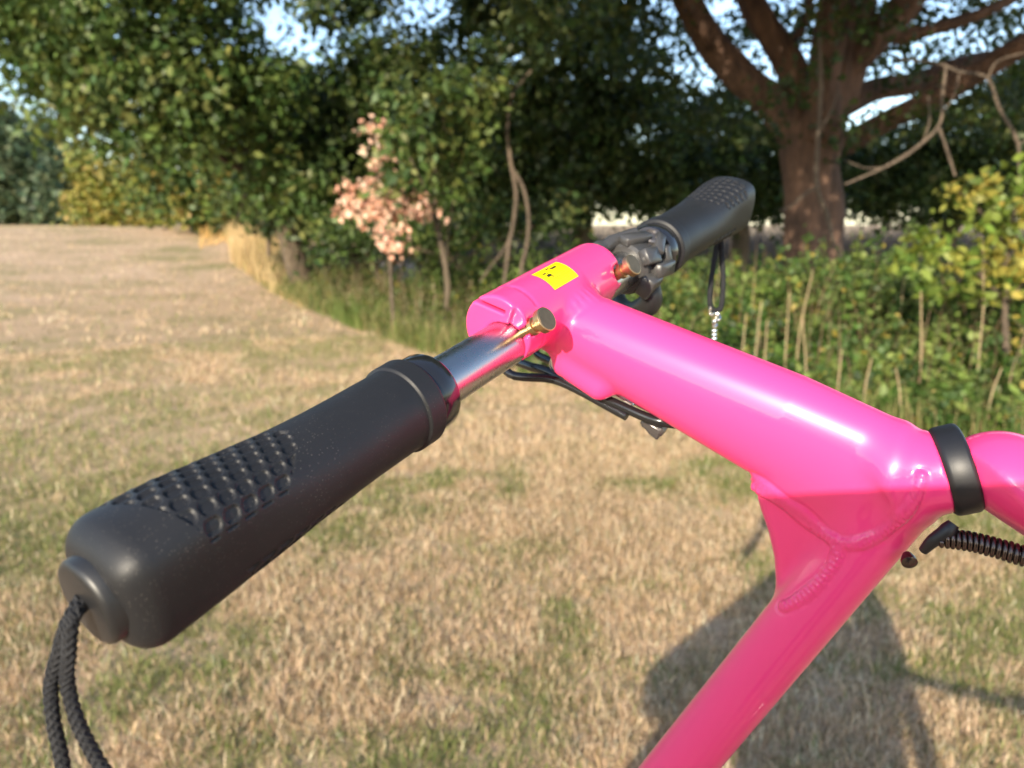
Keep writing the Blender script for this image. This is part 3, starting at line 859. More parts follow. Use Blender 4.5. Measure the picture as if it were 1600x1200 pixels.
# ------------------------------------------------------------------ the folding bicycle
# handlebar axis: a straight line in space, near end A, far end B
D0 = .2027
NEAR = P(150, 935, D0)
FAR = P(1144, 315, D0 * 2.70)
LBAR = float(np.linalg.norm(FAR - NEAR))
bdir = (FAR - NEAR) / LBAR
HC = NEAR + bdir * LBAR * .4945                # centre of the clamp
E2 = bdir                                      # across the bicycle
def plane_pt(u, v):
    """pixel -> point of the bicycle's middle plane"""
    r = ((u - 800) / FPX) * RIGHT + ((600 - v) / FPX) * UP + FWD
    return CAM + r * (np.dot(HC - CAM, E2) / np.dot(r, E2))
HEAD = plane_pt(1478, 738)
E1 = nrm((HEAD - HC) - E2 * np.dot(HEAD - HC, E2))   # along the stem, away from the bar
E3 = np.cross(E1, E2)
if E3[2] < 0: E3 = -E3
def loc(p):
    q = np.asarray(p) - HC
    return np.stack([q @ E1, q @ E2, q @ E3], -1)
def glob(q):
    q = np.asarray(q, float)
    return HC + q[..., 0:1] * E1 + q[..., 1:2] * E2 + q[..., 2:3] * E3
def depth(p): return float(np.dot(np.asarray(p) - CAM, FWD))
def proj(p):
    q = np.asarray(p) - CAM
    d = q @ FWD
    return 800 + FPX * (q @ RIGHT) / d, 600 - FPX * (q @ UP) / d

bike = empty('folding_bicycle', [HC[0] + .05, HC[1] + .25, gz(HC[0], HC[1])], 'bright pink folding bicycle with black grips and brass pins standing on the grass', 'bicycle')

# --- welded pink head: clamp barrel, stem, gusset and steering tube as one skin
def smin(a, b_, k):
    h = np.clip(.5 + .5 * (b_ - a) / k, 0, 1)
    return b_ + (a - b_) * h - k * h * (1 - h)
def smax(a, b_, k): return -smin(-a, -b_, k)
def sd_cap(p, a, b_, ra, rb=None):
    rb = ra if rb is None else rb
    ba = b_ - a; pa = p - a
    h = np.clip((pa @ ba) / (ba @ ba), 0, 1)
    return np.linalg.norm(pa - h[..., None] * ba, axis=-1) - (ra + (rb - ra) * h)
def sd_cyl(p, a, b_, ra, rb=None, rnd=.002):
    rb = ra if rb is None else rb
    ba = b_ - a; L = np.linalg.norm(ba); ax = ba / L
    pa = p - a
    y = pa @ ax
    r = np.linalg.norm(pa - y[..., None] * ax, axis=-1)
    rad = ra + (rb - ra) * np.clip(y / L, 0, 1)
    dx = r - rad + rnd; dy = np.abs(y - L / 2) - L / 2 + rnd
    return np.minimum(np.maximum(dx, dy), 0) + np.sqrt(np.maximum(dx, 0) ** 2 + np.maximum(dy, 0) ** 2) - rnd
def sd_poly(q, poly):
    """2D polygon distance, q (...,2)"""
    d = np.full(q.shape[:-1], 1e9); s = np.ones(q.shape[:-1])
    n = len(poly)
    for i in range(n):
        a = poly[i]; b_ = poly[i - 1]
        e = b_ - a; w = q - a
        t = np.clip((w @ e) / (e @ e), 0, 1)
        d = np.minimum(d, ((w - t[..., None] * e) ** 2).sum(-1))
        c1 = q[..., 1] >= a[1]; c2 = q[..., 1] < b_[1]; c3 = e[0] * w[..., 1] > e[1] * w[..., 0]
        flip = (c1 & c2 & c3) | (~c1 & ~c2 & ~c3)
        s = np.where(flip, -s, s)
    return s * np.sqrt(d)

RT = .0170                                   # clamp barrel, its axis above the bar's
TC = np.array([-.0044, 0, .0045])
YN, YF = -.0465, .0455                       # its ends along the bar
RB = .0104                                   # bar
def rad_px(u, v, hw): 
    return hw * depth(plane_pt(u, v)) / FPX
S0 = loc(plane_pt(905, 512)); S1 = loc(plane_pt(1217, 667)); S2 = loc(plane_pt(1352, 746)); S3 = loc(plane_pt(1470, 738))
SH0, SH1, SH2 = rad_px(905, 512, 59), rad_px(1217, 667, 94), rad_px(1352, 746, 112)
F0 = loc(plane_pt(1412, 772)); F1 = loc(plane_pt(1314, 903)); F2 = loc(P(1067, 1193, .395))
FD = nrm(F2 - F1)
FR = .0139
PIN = nrm(np.array([.687, 0, .727]))
NOTCH_Y = -.0415
GUS = np.array([loc(plane_pt(u, v))[[0, 2]] for u, v in [(1186, 745), (1196, 780), (1208, 815), (1217, 855), (1220, 905), (1216, 955), (1290, 945), (1430, 790), (1420, 700), (1250, 690)]])
S3n = S3 + (S3 - S2) * 0
HD = nrm(loc(CAM + .90 * RIGHT + .27 * UP - .36 * FWD) - loc(CAM))

def head_sdf(p):
    d = np.minimum(sd_cyl(p, TC + [0, YN, 0.], TC + [0, .01, 0.], RT, RT, .0014), sd_cyl(p, TC + [0, -.01, 0.], TC + [0, YF, 0.], RT, RT * .985, .0052))
    # stem: an oval cone, deeper towards the head
    ax_ = nrm(S2 - S0)
    t_ = (p - S0) @ ax_
    L_ = (S2 - S0) @ ax_
    tb = (S1 - S0) @ ax_
    up_ = np.cross(ax_, np.array([0, 1.0, 0])); up_ = up_ * np.sign(up_[2])
    h0 = (p - S0) @ up_ - np.interp(t_, [-.05, 0, tb, L_], [0, 0, (S1 - S0) @ up_, 0])
    hz = np.interp(t_, [-.02, 0, tb, L_, L_ + .02], [SH0, SH0, SH1, SH2, SH2])
    hy = np.interp(t_, [-.02, 0, tb, L_], [.0172, .0172, .0180, .0172])
    e_ = np.sqrt((h0 / hz) ** 2 + (p[..., 1] / hy) ** 2)
    st = (e_ - 1) * np.minimum(hz, hy)
    st = smax(st, t_ - L_ - .004, .004)
    st = smax(st, -t_ - .018, .004)
    d = smin(d, st, .006)
    # neck ring the bearing sits on
    d = smin(d, sd_cyl(p, S3 - HD * .020, S3 + HD * .0005, .0135, .0160, .0015), .012)
    # steering tube
    fk = sd_cyl(p, F0, F2 + FD * .03, FR, FR * 1.08, .003)
    d = smin(d, fk, .011)
    # gusset web
    g2 = sd_poly(p[..., [0, 2]], GUS)
    th = np.abs(p[..., 1] - .0) - .0118
    k = .006
    a = np.maximum(g2 + k, 0); b_ = np.maximum(th + k, 0)
    gus = np.sqrt(a * a + b_ * b_) - k + np.minimum(np.maximum(g2 + k, th + k), 0)
    d = smin(d, gus, .0055)
    # lugs for the locking pins
    for y in (NOTCH_Y, YF - .0095):
        pass
    # under side ear for the release lever
    d = smin(d, sd_cap(p, np.array([.016, -.010, -.020]), np.array([.034, -.010, -.0235]), .0065), .006)
    # sockets at both ends, slots for the pins
    r = np.hypot(p[..., 0], p[..., 2])
    d = smax(d, -np.maximum(r - RB, p[..., 1] - (YN + .010)), .0005)
    # the side that faces the rider stops short of the front tongue
    d = smax(d, -np.maximum(np.maximum(-(p[..., 0] * .8 - p[..., 2] * .15 + .0005), p[..., 1] - (YN + .0016)), r - .03), .0008)
    d = smax(d, -np.maximum(r - .0120, (YF - .008) - p[..., 1]), .0012)
    a0 = np.array([0, NOTCH_Y, 0]); a1 = a0 + PIN * .05
    slot = np.minimum(sd_cap(p, a0, a1, .0033), sd_cap(p, a0 + [0, -.008, 0], a1 + [0, -.008, 0], .0034))
    d = smax(d, -slot, .0007)
    b0 = np.array([0, YF - .0045, 0])
    slot = np.minimum(sd_cap(p, b0, b0 + PIN * .05, .0043), sd_cap(p, b0 + [0, .006, 0], b0 + PIN * .05 + [0, .006, 0], .0043))
    d = smax(d, -slot, .0012)
    # relief behind the knob so that it can be gripped
    d = smax(d, -sd_cap(p, a0 + PIN * .0222 + [0, .002, 0], a0 + PIN * .036 + [0, .002, 0], .0066), .003)
    d = smax(d, -sd_cap(p, b0 + PIN * .0222 - [0, .002, 0], b0 + PIN * .036 - [0, .002, 0], .0066), .003)
    # small slit at the near end and ring groove
    sl = np.maximum(np.maximum(np.abs(p[..., 2] - .0155) - .0009, np.abs(p[..., 1] - YN) - .0075), -(p[..., 0] + .004) * -1 - .02)
    d = smax(d, -np.maximum(sl, p[..., 0] + .001), .0006)
    rt_ = np.hypot(p[..., 0] - TC[0], p[..., 2] - TC[2])
    gr = np.hypot(rt_ - RT - .0002, p[..., 1] - (YN + .0135)) - .0007
    d = smax(d, -gr, .0009)
    return d

# weld beads, drawn on the left face and mirrored to the right one
WELDS = [[(1172, 750), (1205, 772), (1245, 800), (1280, 828), (1312, 850)],
         [(1312, 850), (1302, 880), (1275, 915), (1245, 938), (1226, 947)],
         [(1312, 850), (1345, 848), (1380, 832), (1410, 806), (1432, 775), (1440, 745)]]
def seg_dist(q, a, b_):
    ba = b_ - a
    t = np.clip(((q - a) @ ba) / (ba @ ba), 0, 1)
    return np.linalg.norm(q - a - t[:, None] * ba, axis=1), t * np.linalg.norm(ba)

def surface_nets(f, lo, hi, h):
    n = np.ceil((hi - lo) / h).astype(int) + 1
    ax = [lo[i] + h * np.arange(n[i]) for i in range(3)]
    D = np.empty(n, np.float32)
    Yg, Zg = np.meshgrid(ax[1], ax[2], indexing='ij')
    for i0 in range(0, n[0], 24):
        xs = ax[0][i0:i0 + 24]
        p = np.empty((len(xs), n[1], n[2], 3))
        p[..., 0] = xs[:, None, None]; p[..., 1] = Yg; p[..., 2] = Zg
        D[i0:i0 + 24] = f(p)
    c = [D[i:n[0] - 1 + i, j:n[1] - 1 + j, k:n[2] - 1 + k] for i in (0, 1) for j in (0, 1) for k in (0, 1)]
    ins = sum((x < 0).astype(np.int8) for x in c)
    act = (ins > 0) & (ins < 8)
    ids = -np.ones(act.shape, np.int64)
    ci = np.argwhere(act)
    ids[act] = np.arange(len(ci))
    off = np.array([(i, j, k) for i in (0, 1) for j in (0, 1) for k in (0, 1)], float)
    cv = np.stack([x[act] for x in c], 1)
    acc = np.zeros((len(ci), 3)); cnt = np.zeros(len(ci))
    for a in range(8):
        for b_ in range(a + 1, 8):
            if np.abs(off[a] - off[b_]).sum() == 1:
                va, vb = cv[:, a], cv[:, b_]
                m = (va < 0) != (vb < 0)
                t = np.where(m, va / np.where(m, va - vb, 1), 0)
                acc += np.where(m[:, None], off[a] + t[:, None] * (off[b_] - off[a]), 0); cnt += m
    V = lo + h * (ci + acc / cnt[:, None])
    Fq = []
    for d_ in range(3):
        e, g_ = [(1, 2), (2, 0), (0, 1)][d_]
        sl0 = [slice(None)] * 3; sl1 = [slice(None)] * 3
        sl0[d_] = slice(0, -1); sl1[d_] = slice(1, None)
        A_, B_ = D[tuple(sl0)] < 0, D[tuple(sl1)] < 0
        ch = np.argwhere(A_ != B_)
        inside = A_[tuple(ch.T)]
        ok = (ch[:, e] > 0) & (ch[:, g_] > 0) & (ch[:, e] < n[e] - 1) & (ch[:, g_] < n[g_] - 1)
        ch, inside = ch[ok], inside[ok]
        q = []
        for de, dg in ((0, 0), (-1, 0), (-1, -1), (0, -1)):
            cc = ch.copy(); cc[:, e] += de; cc[:, g_] += dg
            q.append(ids[tuple(cc.T)])
        q = np.stack(q, 1)
        q[~inside] = q[~inside][:, ::-1]
        Fq.append(q)
    Fq = np.concatenate(Fq)
    return V, Fq[(Fq >= 0).all(1)]

_e = np.array([F2 + FD * .03, S3, F0, [0, YN, 0], [0, YF, 0]])
SL_LO = np.minimum(_e.min(0) - .024, [-.027, -.05, -.03]); SL_HI = np.maximum(_e.max(0) + .024, [.03, .05, .03])
V, Q = surface_nets(head_sdf, SL_LO, SL_HI, .00105)
def grad(f, p, e=4e-4):
    g_ = np.stack([f(p + np.eye(3)[i] * e) - f(p - np.eye(3)[i] * e) for i in range(3)], -1)
    return g_ / (np.linalg.norm(g_, axis=-1, keepdims=True) + 1e-9)
for _ in range(2):
    G_ = grad(head_sdf, V)
    f0 = head_sdf(V); sl_ = (head_sdf(V + G_ * 4e-4) - head_sdf(V - G_ * 4e-4)) / 8e-4
    V = V - G_ * np.clip(f0 / np.maximum(sl_, .3), -.0008, .0008)[:, None]
# weld displacement
nearside = V.copy(); nearside[:, 1] = -np.abs(V[:, 1])
gp = glob(nearside)
uu, vv = proj(gp)
q2 = np.stack([uu, vv], 1)
best = np.full(len(V), 1e9); al = np.zeros(len(V)); base_len = 0
for w in WELDS:
    w = spline(np.array(w, float), 24)
    for a, b_ in zip(w[:-1], w[1:]):
        d_, t_ = seg_dist(q2, a, b_)
        m_ = d_ < best
        best = np.where(m_, d_, best); al = np.where(m_, base_len + t_, al)
        base_len += np.linalg.norm(b_ - a)
Gn = G_.copy(); Gn[:, 1] = np.where(V[:, 1] > 0, -Gn[:, 1], Gn[:, 1])
facing = (Gn[:, 1] < .25) & (V[:, 0] > .03) & (np.abs(V[:, 1]) > .002)
wq = 11.0 * (1 + .12 * np.sin(al / 13.0))
x_ = best / wq
bead = np.where(x_ < 1, np.sqrt(np.maximum(1 - x_ ** 2, 0)), 0) * .00135 * (1 + .34 * np.sin(al * .75 - .07 * best ** 1.5)) - .00035 * np.exp(-((x_ - 1.12) / .22) ** 2)
V = V + G_ * np.where(facing, bead, 0)[:, None]
# weld ring between clamp barrel and stem
ax_s = nrm(S1 - S0)
along = (V - S0) @ ax_s
radv = V - S0 - along[:, None] * ax_s
angv = np.arctan2(radv @ np.array([0, 1.0, 0]), radv @ np.cross(ax_s, [0, 1.0, 0]))
ringpos = along + .004 - .0045 * np.cos(2 * angv)
V = V + G_ * (np.where(np.linalg.norm(radv, axis=1) < .026, np.exp(-(ringpos / .0036) ** 2) * (.0009 + .00025 * np.sin(angv * 34 + ringpos * 500)) - .0003 * np.exp(-((np.abs(ringpos) - .006) / .0014) ** 2), 0) * (V[:, 2] > -.03) * np.clip((np.hypot(V[:, 0] - TC[0], V[:, 2] - TC[2]) - RT - .0004) / .002, 0, 1))[:, None]
mesh_np('welded_steering_head', glob(V), Q, M['pink'], bike)

# steering tube below the picture and the rest of the bicycle
U3 = E3
fork_dir = glob(F2) - glob(F1); fork_dir = nrm(fork_dir)
WR = .200
fs = glob(F2 + FD * .028)
tlen = (fs[2] - WR - .01) / -fork_dir[2]
hubf = fs + fork_dir * tlen
g = Geo(); g.tube([fs - fork_dir * .004, fs + fork_dir * .1, fs + fork_dir * (tlen - .12), hubf - E2 * .0 + fork_dir * -.02], [FR * 1.07, FR * 1.08, FR * 1.08, FR * 1.08], 40)
g.build('steering_tube', M['pink'], bike)
g = Geo(); g.lathe(hubf - E2 * .055, E2, [(0, .011), (.11, .011)], 20); g.build('front_axle', M['satin_black'], bike)

# bearing ring and the curved nose of the main tube
hdg = nrm(glob(S3 + HD) - glob(S3))
RO = glob(S3)
g = Geo()
g.lathe(RO, hdg, [(0, .0140), (0, .0162), (.0008, .0171), (.0020, .0175), (.0084, .0175), (.0095, .0171), (.0102, .0160), (.0102, .010)], 80)
g.build('bearing_ring', M['satin_black'], bike)
T0 = RO + hdg * .0098
dT = depth(T0)
T1 = P(1532, 741, dT - .003); T2 = P(1592, 774, dT - .009)
fw = -nrm(np.cross(E2, np.array([0, 0, 1.0])))
if np.dot(fw, E1) < 0: fw = -fw                     # towards the back of the bicycle
hubr = hubf + fw * .88; hubr = hubr + np.array([0, 0, WR + .01 - hubr[2]])
C0 = P(1562, 766, dT - .006)
dirN = nrm(P(1665, 800, dT - .015) - C0)
ctrl = [C0, C0 + dirN * .035, C0 + dirN * .09 + np.array([0, 0, -.014]), HEAD * .66 + hubr * .34 + fw * .10 + [0, 0, .12], HEAD * .3 + hubr * .7 + fw * .03, hubr + E2 * -.05]
cs = np.concatenate([[0], np.linalg.norm(np.diff(ctrl, axis=0), axis=1).cumsum()])
su = np.arange(0, cs[-1], .001)
pl = np.stack([np.interp(su, cs, np.array(ctrl)[:, i_]) for i_ in range(3)], 1)
def gsm(a_, sg):
    k_ = np.exp(-.5 * (np.arange(-4 * sg, 4 * sg + 1) / sg) ** 2); k_ /= k_.sum()
    return np.stack([np.convolve(np.pad(a_[:, i_], 4 * sg, mode='edge'), k_, 'valid') for i_ in range(3)], 1)
wb = np.clip((su - .07) / .10, 0, 1)[:, None]; wb = wb * wb * (3 - 2 * wb)
pl = pl * (1 - wb) + gsm(pl, 40) * wb
keep = np.concatenate([np.arange(0, 160), np.arange(160, len(su), 20)])
th_ = np.linspace(.03, 1, 40)[:-1] * math.pi / 2
RN = .0224
path = np.concatenate([[C0 - dirN * RN * math.cos(t) for t in th_], pl[keep]])
rads = np.concatenate([RN * np.sin(th_), np.full(len(keep), RN)])
g = Geo()
g.tube(path, rads, 72)
v_ = g.v[0]
w_ = v_ - T0
sx_ = w_ @ hdg
rad_ = w_ - sx_[:, None] * hdg
rl_ = np.linalg.norm(rad_, axis=1)
nearm = ((v_ - C0) @ dirN) < .05
lim = np.where(nearm, .0162 + 1.25 * np.maximum(sx_, 0), 9.0)
k_ = np.minimum(1, lim / np.maximum(rl_, 1e-6))
v_ = T0 + np.where(nearm, np.maximum(sx_, 0), sx_)[:, None] * hdg + rad_ * k_[:, None]
g.v[0] = v_
g.build('main_tube', M['pink'], bike, sharp=0)
# chainstay beam
g = Geo(); g.tube(spline([hubf * .7 + fs * .3, (hubf + hubr) / 2 + [0, 0, .02], hubr], 14), .017, 20); g.build('bottom_tube', M['pink'], bike)
# wheels
def wheel(c, side):
    root = empty('wheel', c)
    root.parent = bike; root.location = Vector(c) - bike.location
    c = np.asarray(c)
    aa = np.linspace(0, 2 * math.pi, 65)[:-1]
    a1 = fw; a2 = np.cross(E2, fw)
    def torus(R_, r_, k, sq=1.0):
        rings = []
        for a in aa:
            rad = a1 * math.cos(a) + a2 * math.sin(a)
            rings.append([c + rad * (R_ + r_ * math.cos(t)) + E2 * r_ * sq * math.sin(t) for t in np.arange(k) / k * 2 * math.pi])
        rings = np.array(rings); m_ = len(rings)
        v = rings.reshape(-1, 3)
        f = [(i * k + j, ((i + 1) % m_) * k + j, ((i + 1) % m_) * k + (j + 1) % k, i * k + (j + 1) % k) for i in range(m_) for j in range(k)]
        return v, np.array(f)
    g = Geo(); v, f = torus(WR - .019, .019, 12, 1.0); g.add(v, f); g.build('tyre', M['plug'], root)
    g = Geo(); v, f = torus(WR - .044, .011, 8, 1.1); g.add(v, f); g.build('rim', M['alloy'], root)
    g = Geo(); g.lathe(c - E2 * .04, E2, [(0, .012), (.006, .026), (.012, .014), (.068, .014), (.074, .026), (.08, .012)], 20); g.build('hub', M['satin_black'], root)
    for a in np.arange(20) / 20 * 2 * math.pi:
        rad = a1 * math.cos(a) + a2 * math.sin(a)
        g = Geo(); g.tube([c + rad * .02 + E2 * .025 * (1 if int(a * 100) % 2 else -1), c + rad * (WR - .05)], .001, 4); g.build('spoke', M['steel'], root)
wheel(hubf + E2 * .055, 1); wheel(hubr + E2 * .0, 1)
# saddle
mid = HEAD * .55 + hubr * .45 + fw * .09 + [0, 0, .09]
sad = mid + fw * .36 + E3 * .02
g = Geo()
rings = []
for t in np.linspace(0, 1, 14):
    w_ = .018 + .055 * t ** 1.6; hh = .016 + .014 * t
    if t == 0 or t == 1: w_ *= .5; hh *= .5
    c = sad + fw * (t * .25 - .14)
    rings.append([c + E2 * w_ * math.cos(a) + E3 * hh * math.sin(a) for a in np.arange(16) / 16 * 2 * math.pi])
g.grid_rings(rings); g.build('saddle', M['plug'], bike)
g = Geo(); g.tube([mid, sad], .012, 12); g.build('seat_post', M['satin_black'], bike)
cr_c = hubf * .55 + hubr * .45 + [0, 0, .03]
for s_ in (-1, 1):
    g = Geo(); cb = cr_c + E2 * .06 * s_; ce = cb + nrm(fw * .7 * s_ - E3 * .5 * s_) * .16
    g.tube([cb, ce], .009, 10); o = g.build('crank', M['satin_black'], bike)
    g = Geo(); g.box(ce + E2 * .05 * s_, [fw, E2, E3], (.03, .045, .011), .005); g.build('pedal', M['plug'], bike)
g = Geo(); a0 = hubr * .7 + hubf * .3 - E2 * .04; g.tube([a0, np.array([a0[0] - E2[0] * .22, a0[1] - E2[1] * .22, gz(a0[0], a0[1]) + .004])], .008, 10); g.build('kickstand', M['satin_black'], bike)

# --- bars
def bar_pt(s): return NEAR + E2 * s
SG = .294 * LBAR
YH = LBAR * .4945
g = Geo(); g.lathe(bar_pt(SG - .01), E2, [(0, RB), (YH + YN + .012 - SG + .01, RB)], 64); g.build('handlebar_tube', M['alloy'], bike)
g = Geo(); g.lathe(bar_pt(YH + YF - .012), E2, [(0, RB), (LBAR - SG + .01 - (YH + YF - .012), RB)], 64); g.build('handlebar_tube', M['alloy'], bike)

# --- grips: one mesh, mirrored for the far side.  local frame: x along the grip from its outer end, y forward, z up
def grip_mesh():
    NX, NA = 380, 280
    Lg = SG - .0125
    x = np.concatenate([np.linspace(0, 1, NX)]) * Lg
    a = np.arange(NA) / NA * 2 * math.pi          # 0 = up, growing towards the rider
    X, A_ = np.meshgrid(x, a, indexing='ij')
    t = X / Lg
    R0 = np.interp(t, [0, .05, .15, .3, .45, .6, .75, .9, 1], [.0178, .0180, .0176, .0171, .0172, .0170, .0165, .0164, .0166])
    # flat palm wing near the outer end: squarer section
    sq = np.interp(t, [0, .12, .30, .5, .7], [1, .95, .62, .22, 0]); sq = sq * sq * (3 - 2 * sq)
    n_ = 2 + 2.6 * sq
    ph = A_ - PHI0
    ca, sa = np.abs(np.cos(ph)), np.abs(np.sin(ph))
    sup = (ca ** n_ + sa ** n_) ** (-1 / n_)
    R_ = R0 * (1 + (sup - 1) * .68)
    # hump under the palm
    up_ = np.clip(np.cos(A_ - PHI_H), 0, 1)
    R_ += .0032 * up_ ** 2 * np.exp(-((t - .20) / .14) ** 2)
    R_ -= .0012 * up_ ** 2 * np.exp(-((t - .58) / .16) ** 2)
    # outer end rounding
    e = .0095
    z_ = np.clip((e - X) / e, 0, 1)
    R_ -= e * (1 - np.sqrt(np.maximum(1 - z_ ** 2, 0))) * .9
    # textured pad: staggered oblong pockets inside a leaf shaped patch
    def pad(ac, t0, t1, half, slant):
        arc = (A_ - ac + math.pi) % (2 * math.pi) - math.pi
        ym = arc * .0175                           # metres round the grip
        xm = X
        tt = (t - t0) / (t1 - t0)
        # boundary
        w_hi = half * np.sqrt(np.clip(1 - ((tt - .42) / .58) ** 2, 0, 1))
        inside = (np.abs(ym) < half * np.interp(tt, [0, .02, .35, .75, 1], [.62, .75, 1.0, .80, .25])) & (tt > 0 + .10 * (ym / half)) & (tt < 1 - .0 * ym)
        inside = (tt > .0 + .13 * (ym / half + .3)) & (tt < 1.0 - .22 * (np.maximum(-ym / half, 0)) ** 2 - .30 * np.maximum(ym / half, 0) ** 1.2) & (np.abs(ym) < half)
        px, py = .0065, .0043
        row = np.round(ym / py)
        yy = ym - row * py
        xs = xm + row * px * .28 + yy * slant
        xx = xs - np.round(xs / px) * px
        hx, hy, rr = .0013, .0001, .0016
        d_ = np.hypot(np.maximum(np.abs(xx) - hx + rr * .2, 0), np.maximum(np.abs(yy) - hy, 0)) - rr
        pocket = np.clip(.5 - d_ / .00045, 0, 1); pocket = pocket * pocket * (3 - 2 * pocket)
        lip = np.exp(-((d_ - .0002) / .00035) ** 2) * np.clip((xx + .001) / .003, 0, 1)
        return np.where(inside, -.00095 * pocket + 0 * lip, 0)
    R_ += pad(PAD_A, .125, .545, .0160, .25)
    R_ += pad(PAD_A + 2.35, .30, .62, .0085, .25)
    # inner lip ring
    R_ += np.where(X > Lg - .0092, .0011 * np.clip((X - (Lg - .0092)) / .0005, 0, 1), 0) - .0006 * np.clip((X - (Lg - .0008)) / .0008, 0, 1)
    sq_in = (X > Lg - .0092) & (np.abs((A_ - 4.0 + math.pi) % (2 * math.pi) - math.pi) < .13)
    v = np.stack([X, -R_ * np.sin(A_), R_ * np.cos(A_)], -1).reshape(-1, 3)
    # close the outer end with a shallow dish, inner end with a flat ring
    i = np.arange(NX - 1)[:, None] * NA; j = np.arange(NA)[None, :]; jn = (j + 1) % NA
    f4 = np.stack([i + j, i + NA + j, i + NA + jn, i + jn], -1).reshape(-1, 4)
    ce = len(v); v = np.vstack([v, [[.0006, 0, 0], [Lg, 0, 0]]])
    k = np.arange(NA); b_ = (NX - 1) * NA
    f3 = np.concatenate([np.stack([np.full(NA, ce), k, (k + 1) % NA], 1), np.stack([np.full(NA, ce + 1), b_ + (k + 1) % NA, b_ + k], 1)])
    return mesh_np('grip', v, [f4, f3], M['rubber'], link_it=False)
zb = nrm(np.array([0, 0, 1.0]) - E2 * E2[2])       # up, square to the bar
yb_ = np.cross(zb, E2)
fy = -fw                                           # forward
fy = nrm(fy - E2 * np.dot(fy, E2) - zb * np.dot(fy, zb))
PHI0 = math.radians(12)
PHI_H = math.radians(25)
vv_ = CAM - bar_pt(LBAR * .1); PSI = math.atan2(-np.dot(vv_, fy), np.dot(vv_, zb)); print('view angle', math.degrees(PSI))
PAD_A = PSI - math.radians(42)
gm = grip_mesh()
def place(o, origin, xdir, ydir, zdir, parent=bike):
    m4 = Matrix(((xdir[0], ydir[0], zdir[0], origin[0]), (xdir[1], ydir[1], zdir[1], origin[1]), (xdir[2], ydir[2], zdir[2], origin[2]), (0, 0, 0, 1)))
    par = Matrix.Translation(parent.location) if parent is bike else parent.matrix_world
    o.parent = parent
    o.matrix_parent_inverse = par.inverted()
    o.matrix_basis = m4
    return o
gr1 = link('grip', gm, M['rubber']); place(gr1, bar_pt(0), E2, fy, zb)
gr2 = link('grip', gm); place(gr2, bar_pt(LBAR), -E2, fy, zb)
def child_of(o, par):
    """mesh already in world coordinates, hung under a placed part"""
    o.parent = par
    bpy.context.view_layer.update()
    o.matrix_parent_inverse = par.matrix_world.inverted()
    o.matrix_basis = Matrix.Identity(4)
bpy.context.view_layer.update()
for par, s0, sg in ((gr1, 0.0, 1), (gr2, LBAR, -1)):
    axd = E2 * sg
    g = Geo(); g.lathe(bar_pt(s0) - axd * .0034, axd, [(0, .0105), (.0004, .0118), (.0016, .0128), (.0062, .0130), (.0062, .0105)], 64)
    o = g.build('end_plug', M['plug']); child_of(o, par)
    o = None
    g = Geo(); g.lathe(bar_pt(s0) + axd * (SG - .0135), axd, [(0, .012), (0, .0150), (.0012, .0158), (.0105, .0158), (.0122, .0150), (.0126, .0138), (.0126, RB + .0003)], 72)
    o = g.build('clamp_collar', M['gloss_black']); child_of(o, par)

# --- braided wrist cords
def cord(name, pts, r, n, parent, loops=10):
    q = spline(pts, n)
    t = np.gradient(q, axis=0); t /= np.linalg.norm(t, axis=1)[:, None]
    s = np.concatenate([[0], np.linalg.norm(np.diff(q, axis=0), axis=1).cumsum()])
    g = Geo(); g.tube(q, r * .86, 10)
    u = np.cross(t, [.3, .5, .81]); u /= np.linalg.norm(u, axis=1)[:, None]; w = np.cross(t, u)
    for k in range(4):
        for sgn in (1, -1):
            a = s / (r * 5.5) * 2 * math.pi * sgn + k * math.pi / 2
            rr = r * (.82 + .10 * np.sin(a * 2 + (0 if sgn > 0 else math.pi)))
            g.tube(q + u * (np.cos(a) * rr)[:, None] + w * (np.sin(a) * rr)[:, None], r * .30, 5)
    return g.build(name, M['cord'], parent)
c0 = P(116, 950, .1975)
cd = D0 * .985
cord('wrist_cord', [c0 + np.array([0, .004, 0.001]), P(108, 968, cd * .985), P(93, 1015, cd * .99), P(80, 1070, cd), P(84, 1130, cd), P(98, 1195, cd), P(104, 1270, cd), P(112, 1340, cd)], .0017, 150, bike)
cord('wrist_cord', [c0 + np.array([.001, .004, 0]), P(114, 966, cd * .98), P(108, 1020, cd * .985), P(106, 1070, cd), P(122, 1130, cd), P(150, 1185, cd), P(190, 1250, cd), P(205, 1330, cd)], .0017, 150, bike)
fd = depth(bar_pt(LBAR)) * .975
wc = cord('wrist_cord', [P(1122, 372, fd), P(1117, 400, fd), P(1111, 440, fd), P(1109, 470, fd), P(1113, 483, fd), P(1120, 485, fd), P(1127, 478, fd), P(1130, 440, fd), P(1128, 400, fd), P(1126, 372, fd)], .00165, 150, bike)
g = Geo()
for u, v, hw in [(1112, 486, 5), (1122, 495, 4.5), (1117, 506, 4)]:
    c = P(u, v, fd); a = np.linspace(0, 2 * math.pi, 18)
    k = hw * fd / FPX
    ring = [c + RIGHT * k * .6 * math.cos(x) + UP * k * 1.25 * math.sin(x) + FWD * .001 * math.sin(2 * x) for x in a]
    g.tube(ring, .0009, 7)
for k, v in enumerate([514, 520, 526, 533]):
    g.lathe(P(1116, v, fd), -UP, [(0, .0012), (.0006, .0020), (.0018, .0020), (.0024, .0012)], 12)
g.build('swivel_clip', M['steel'], wc) if False else g.build('swivel_clip', M['steel'], bike)

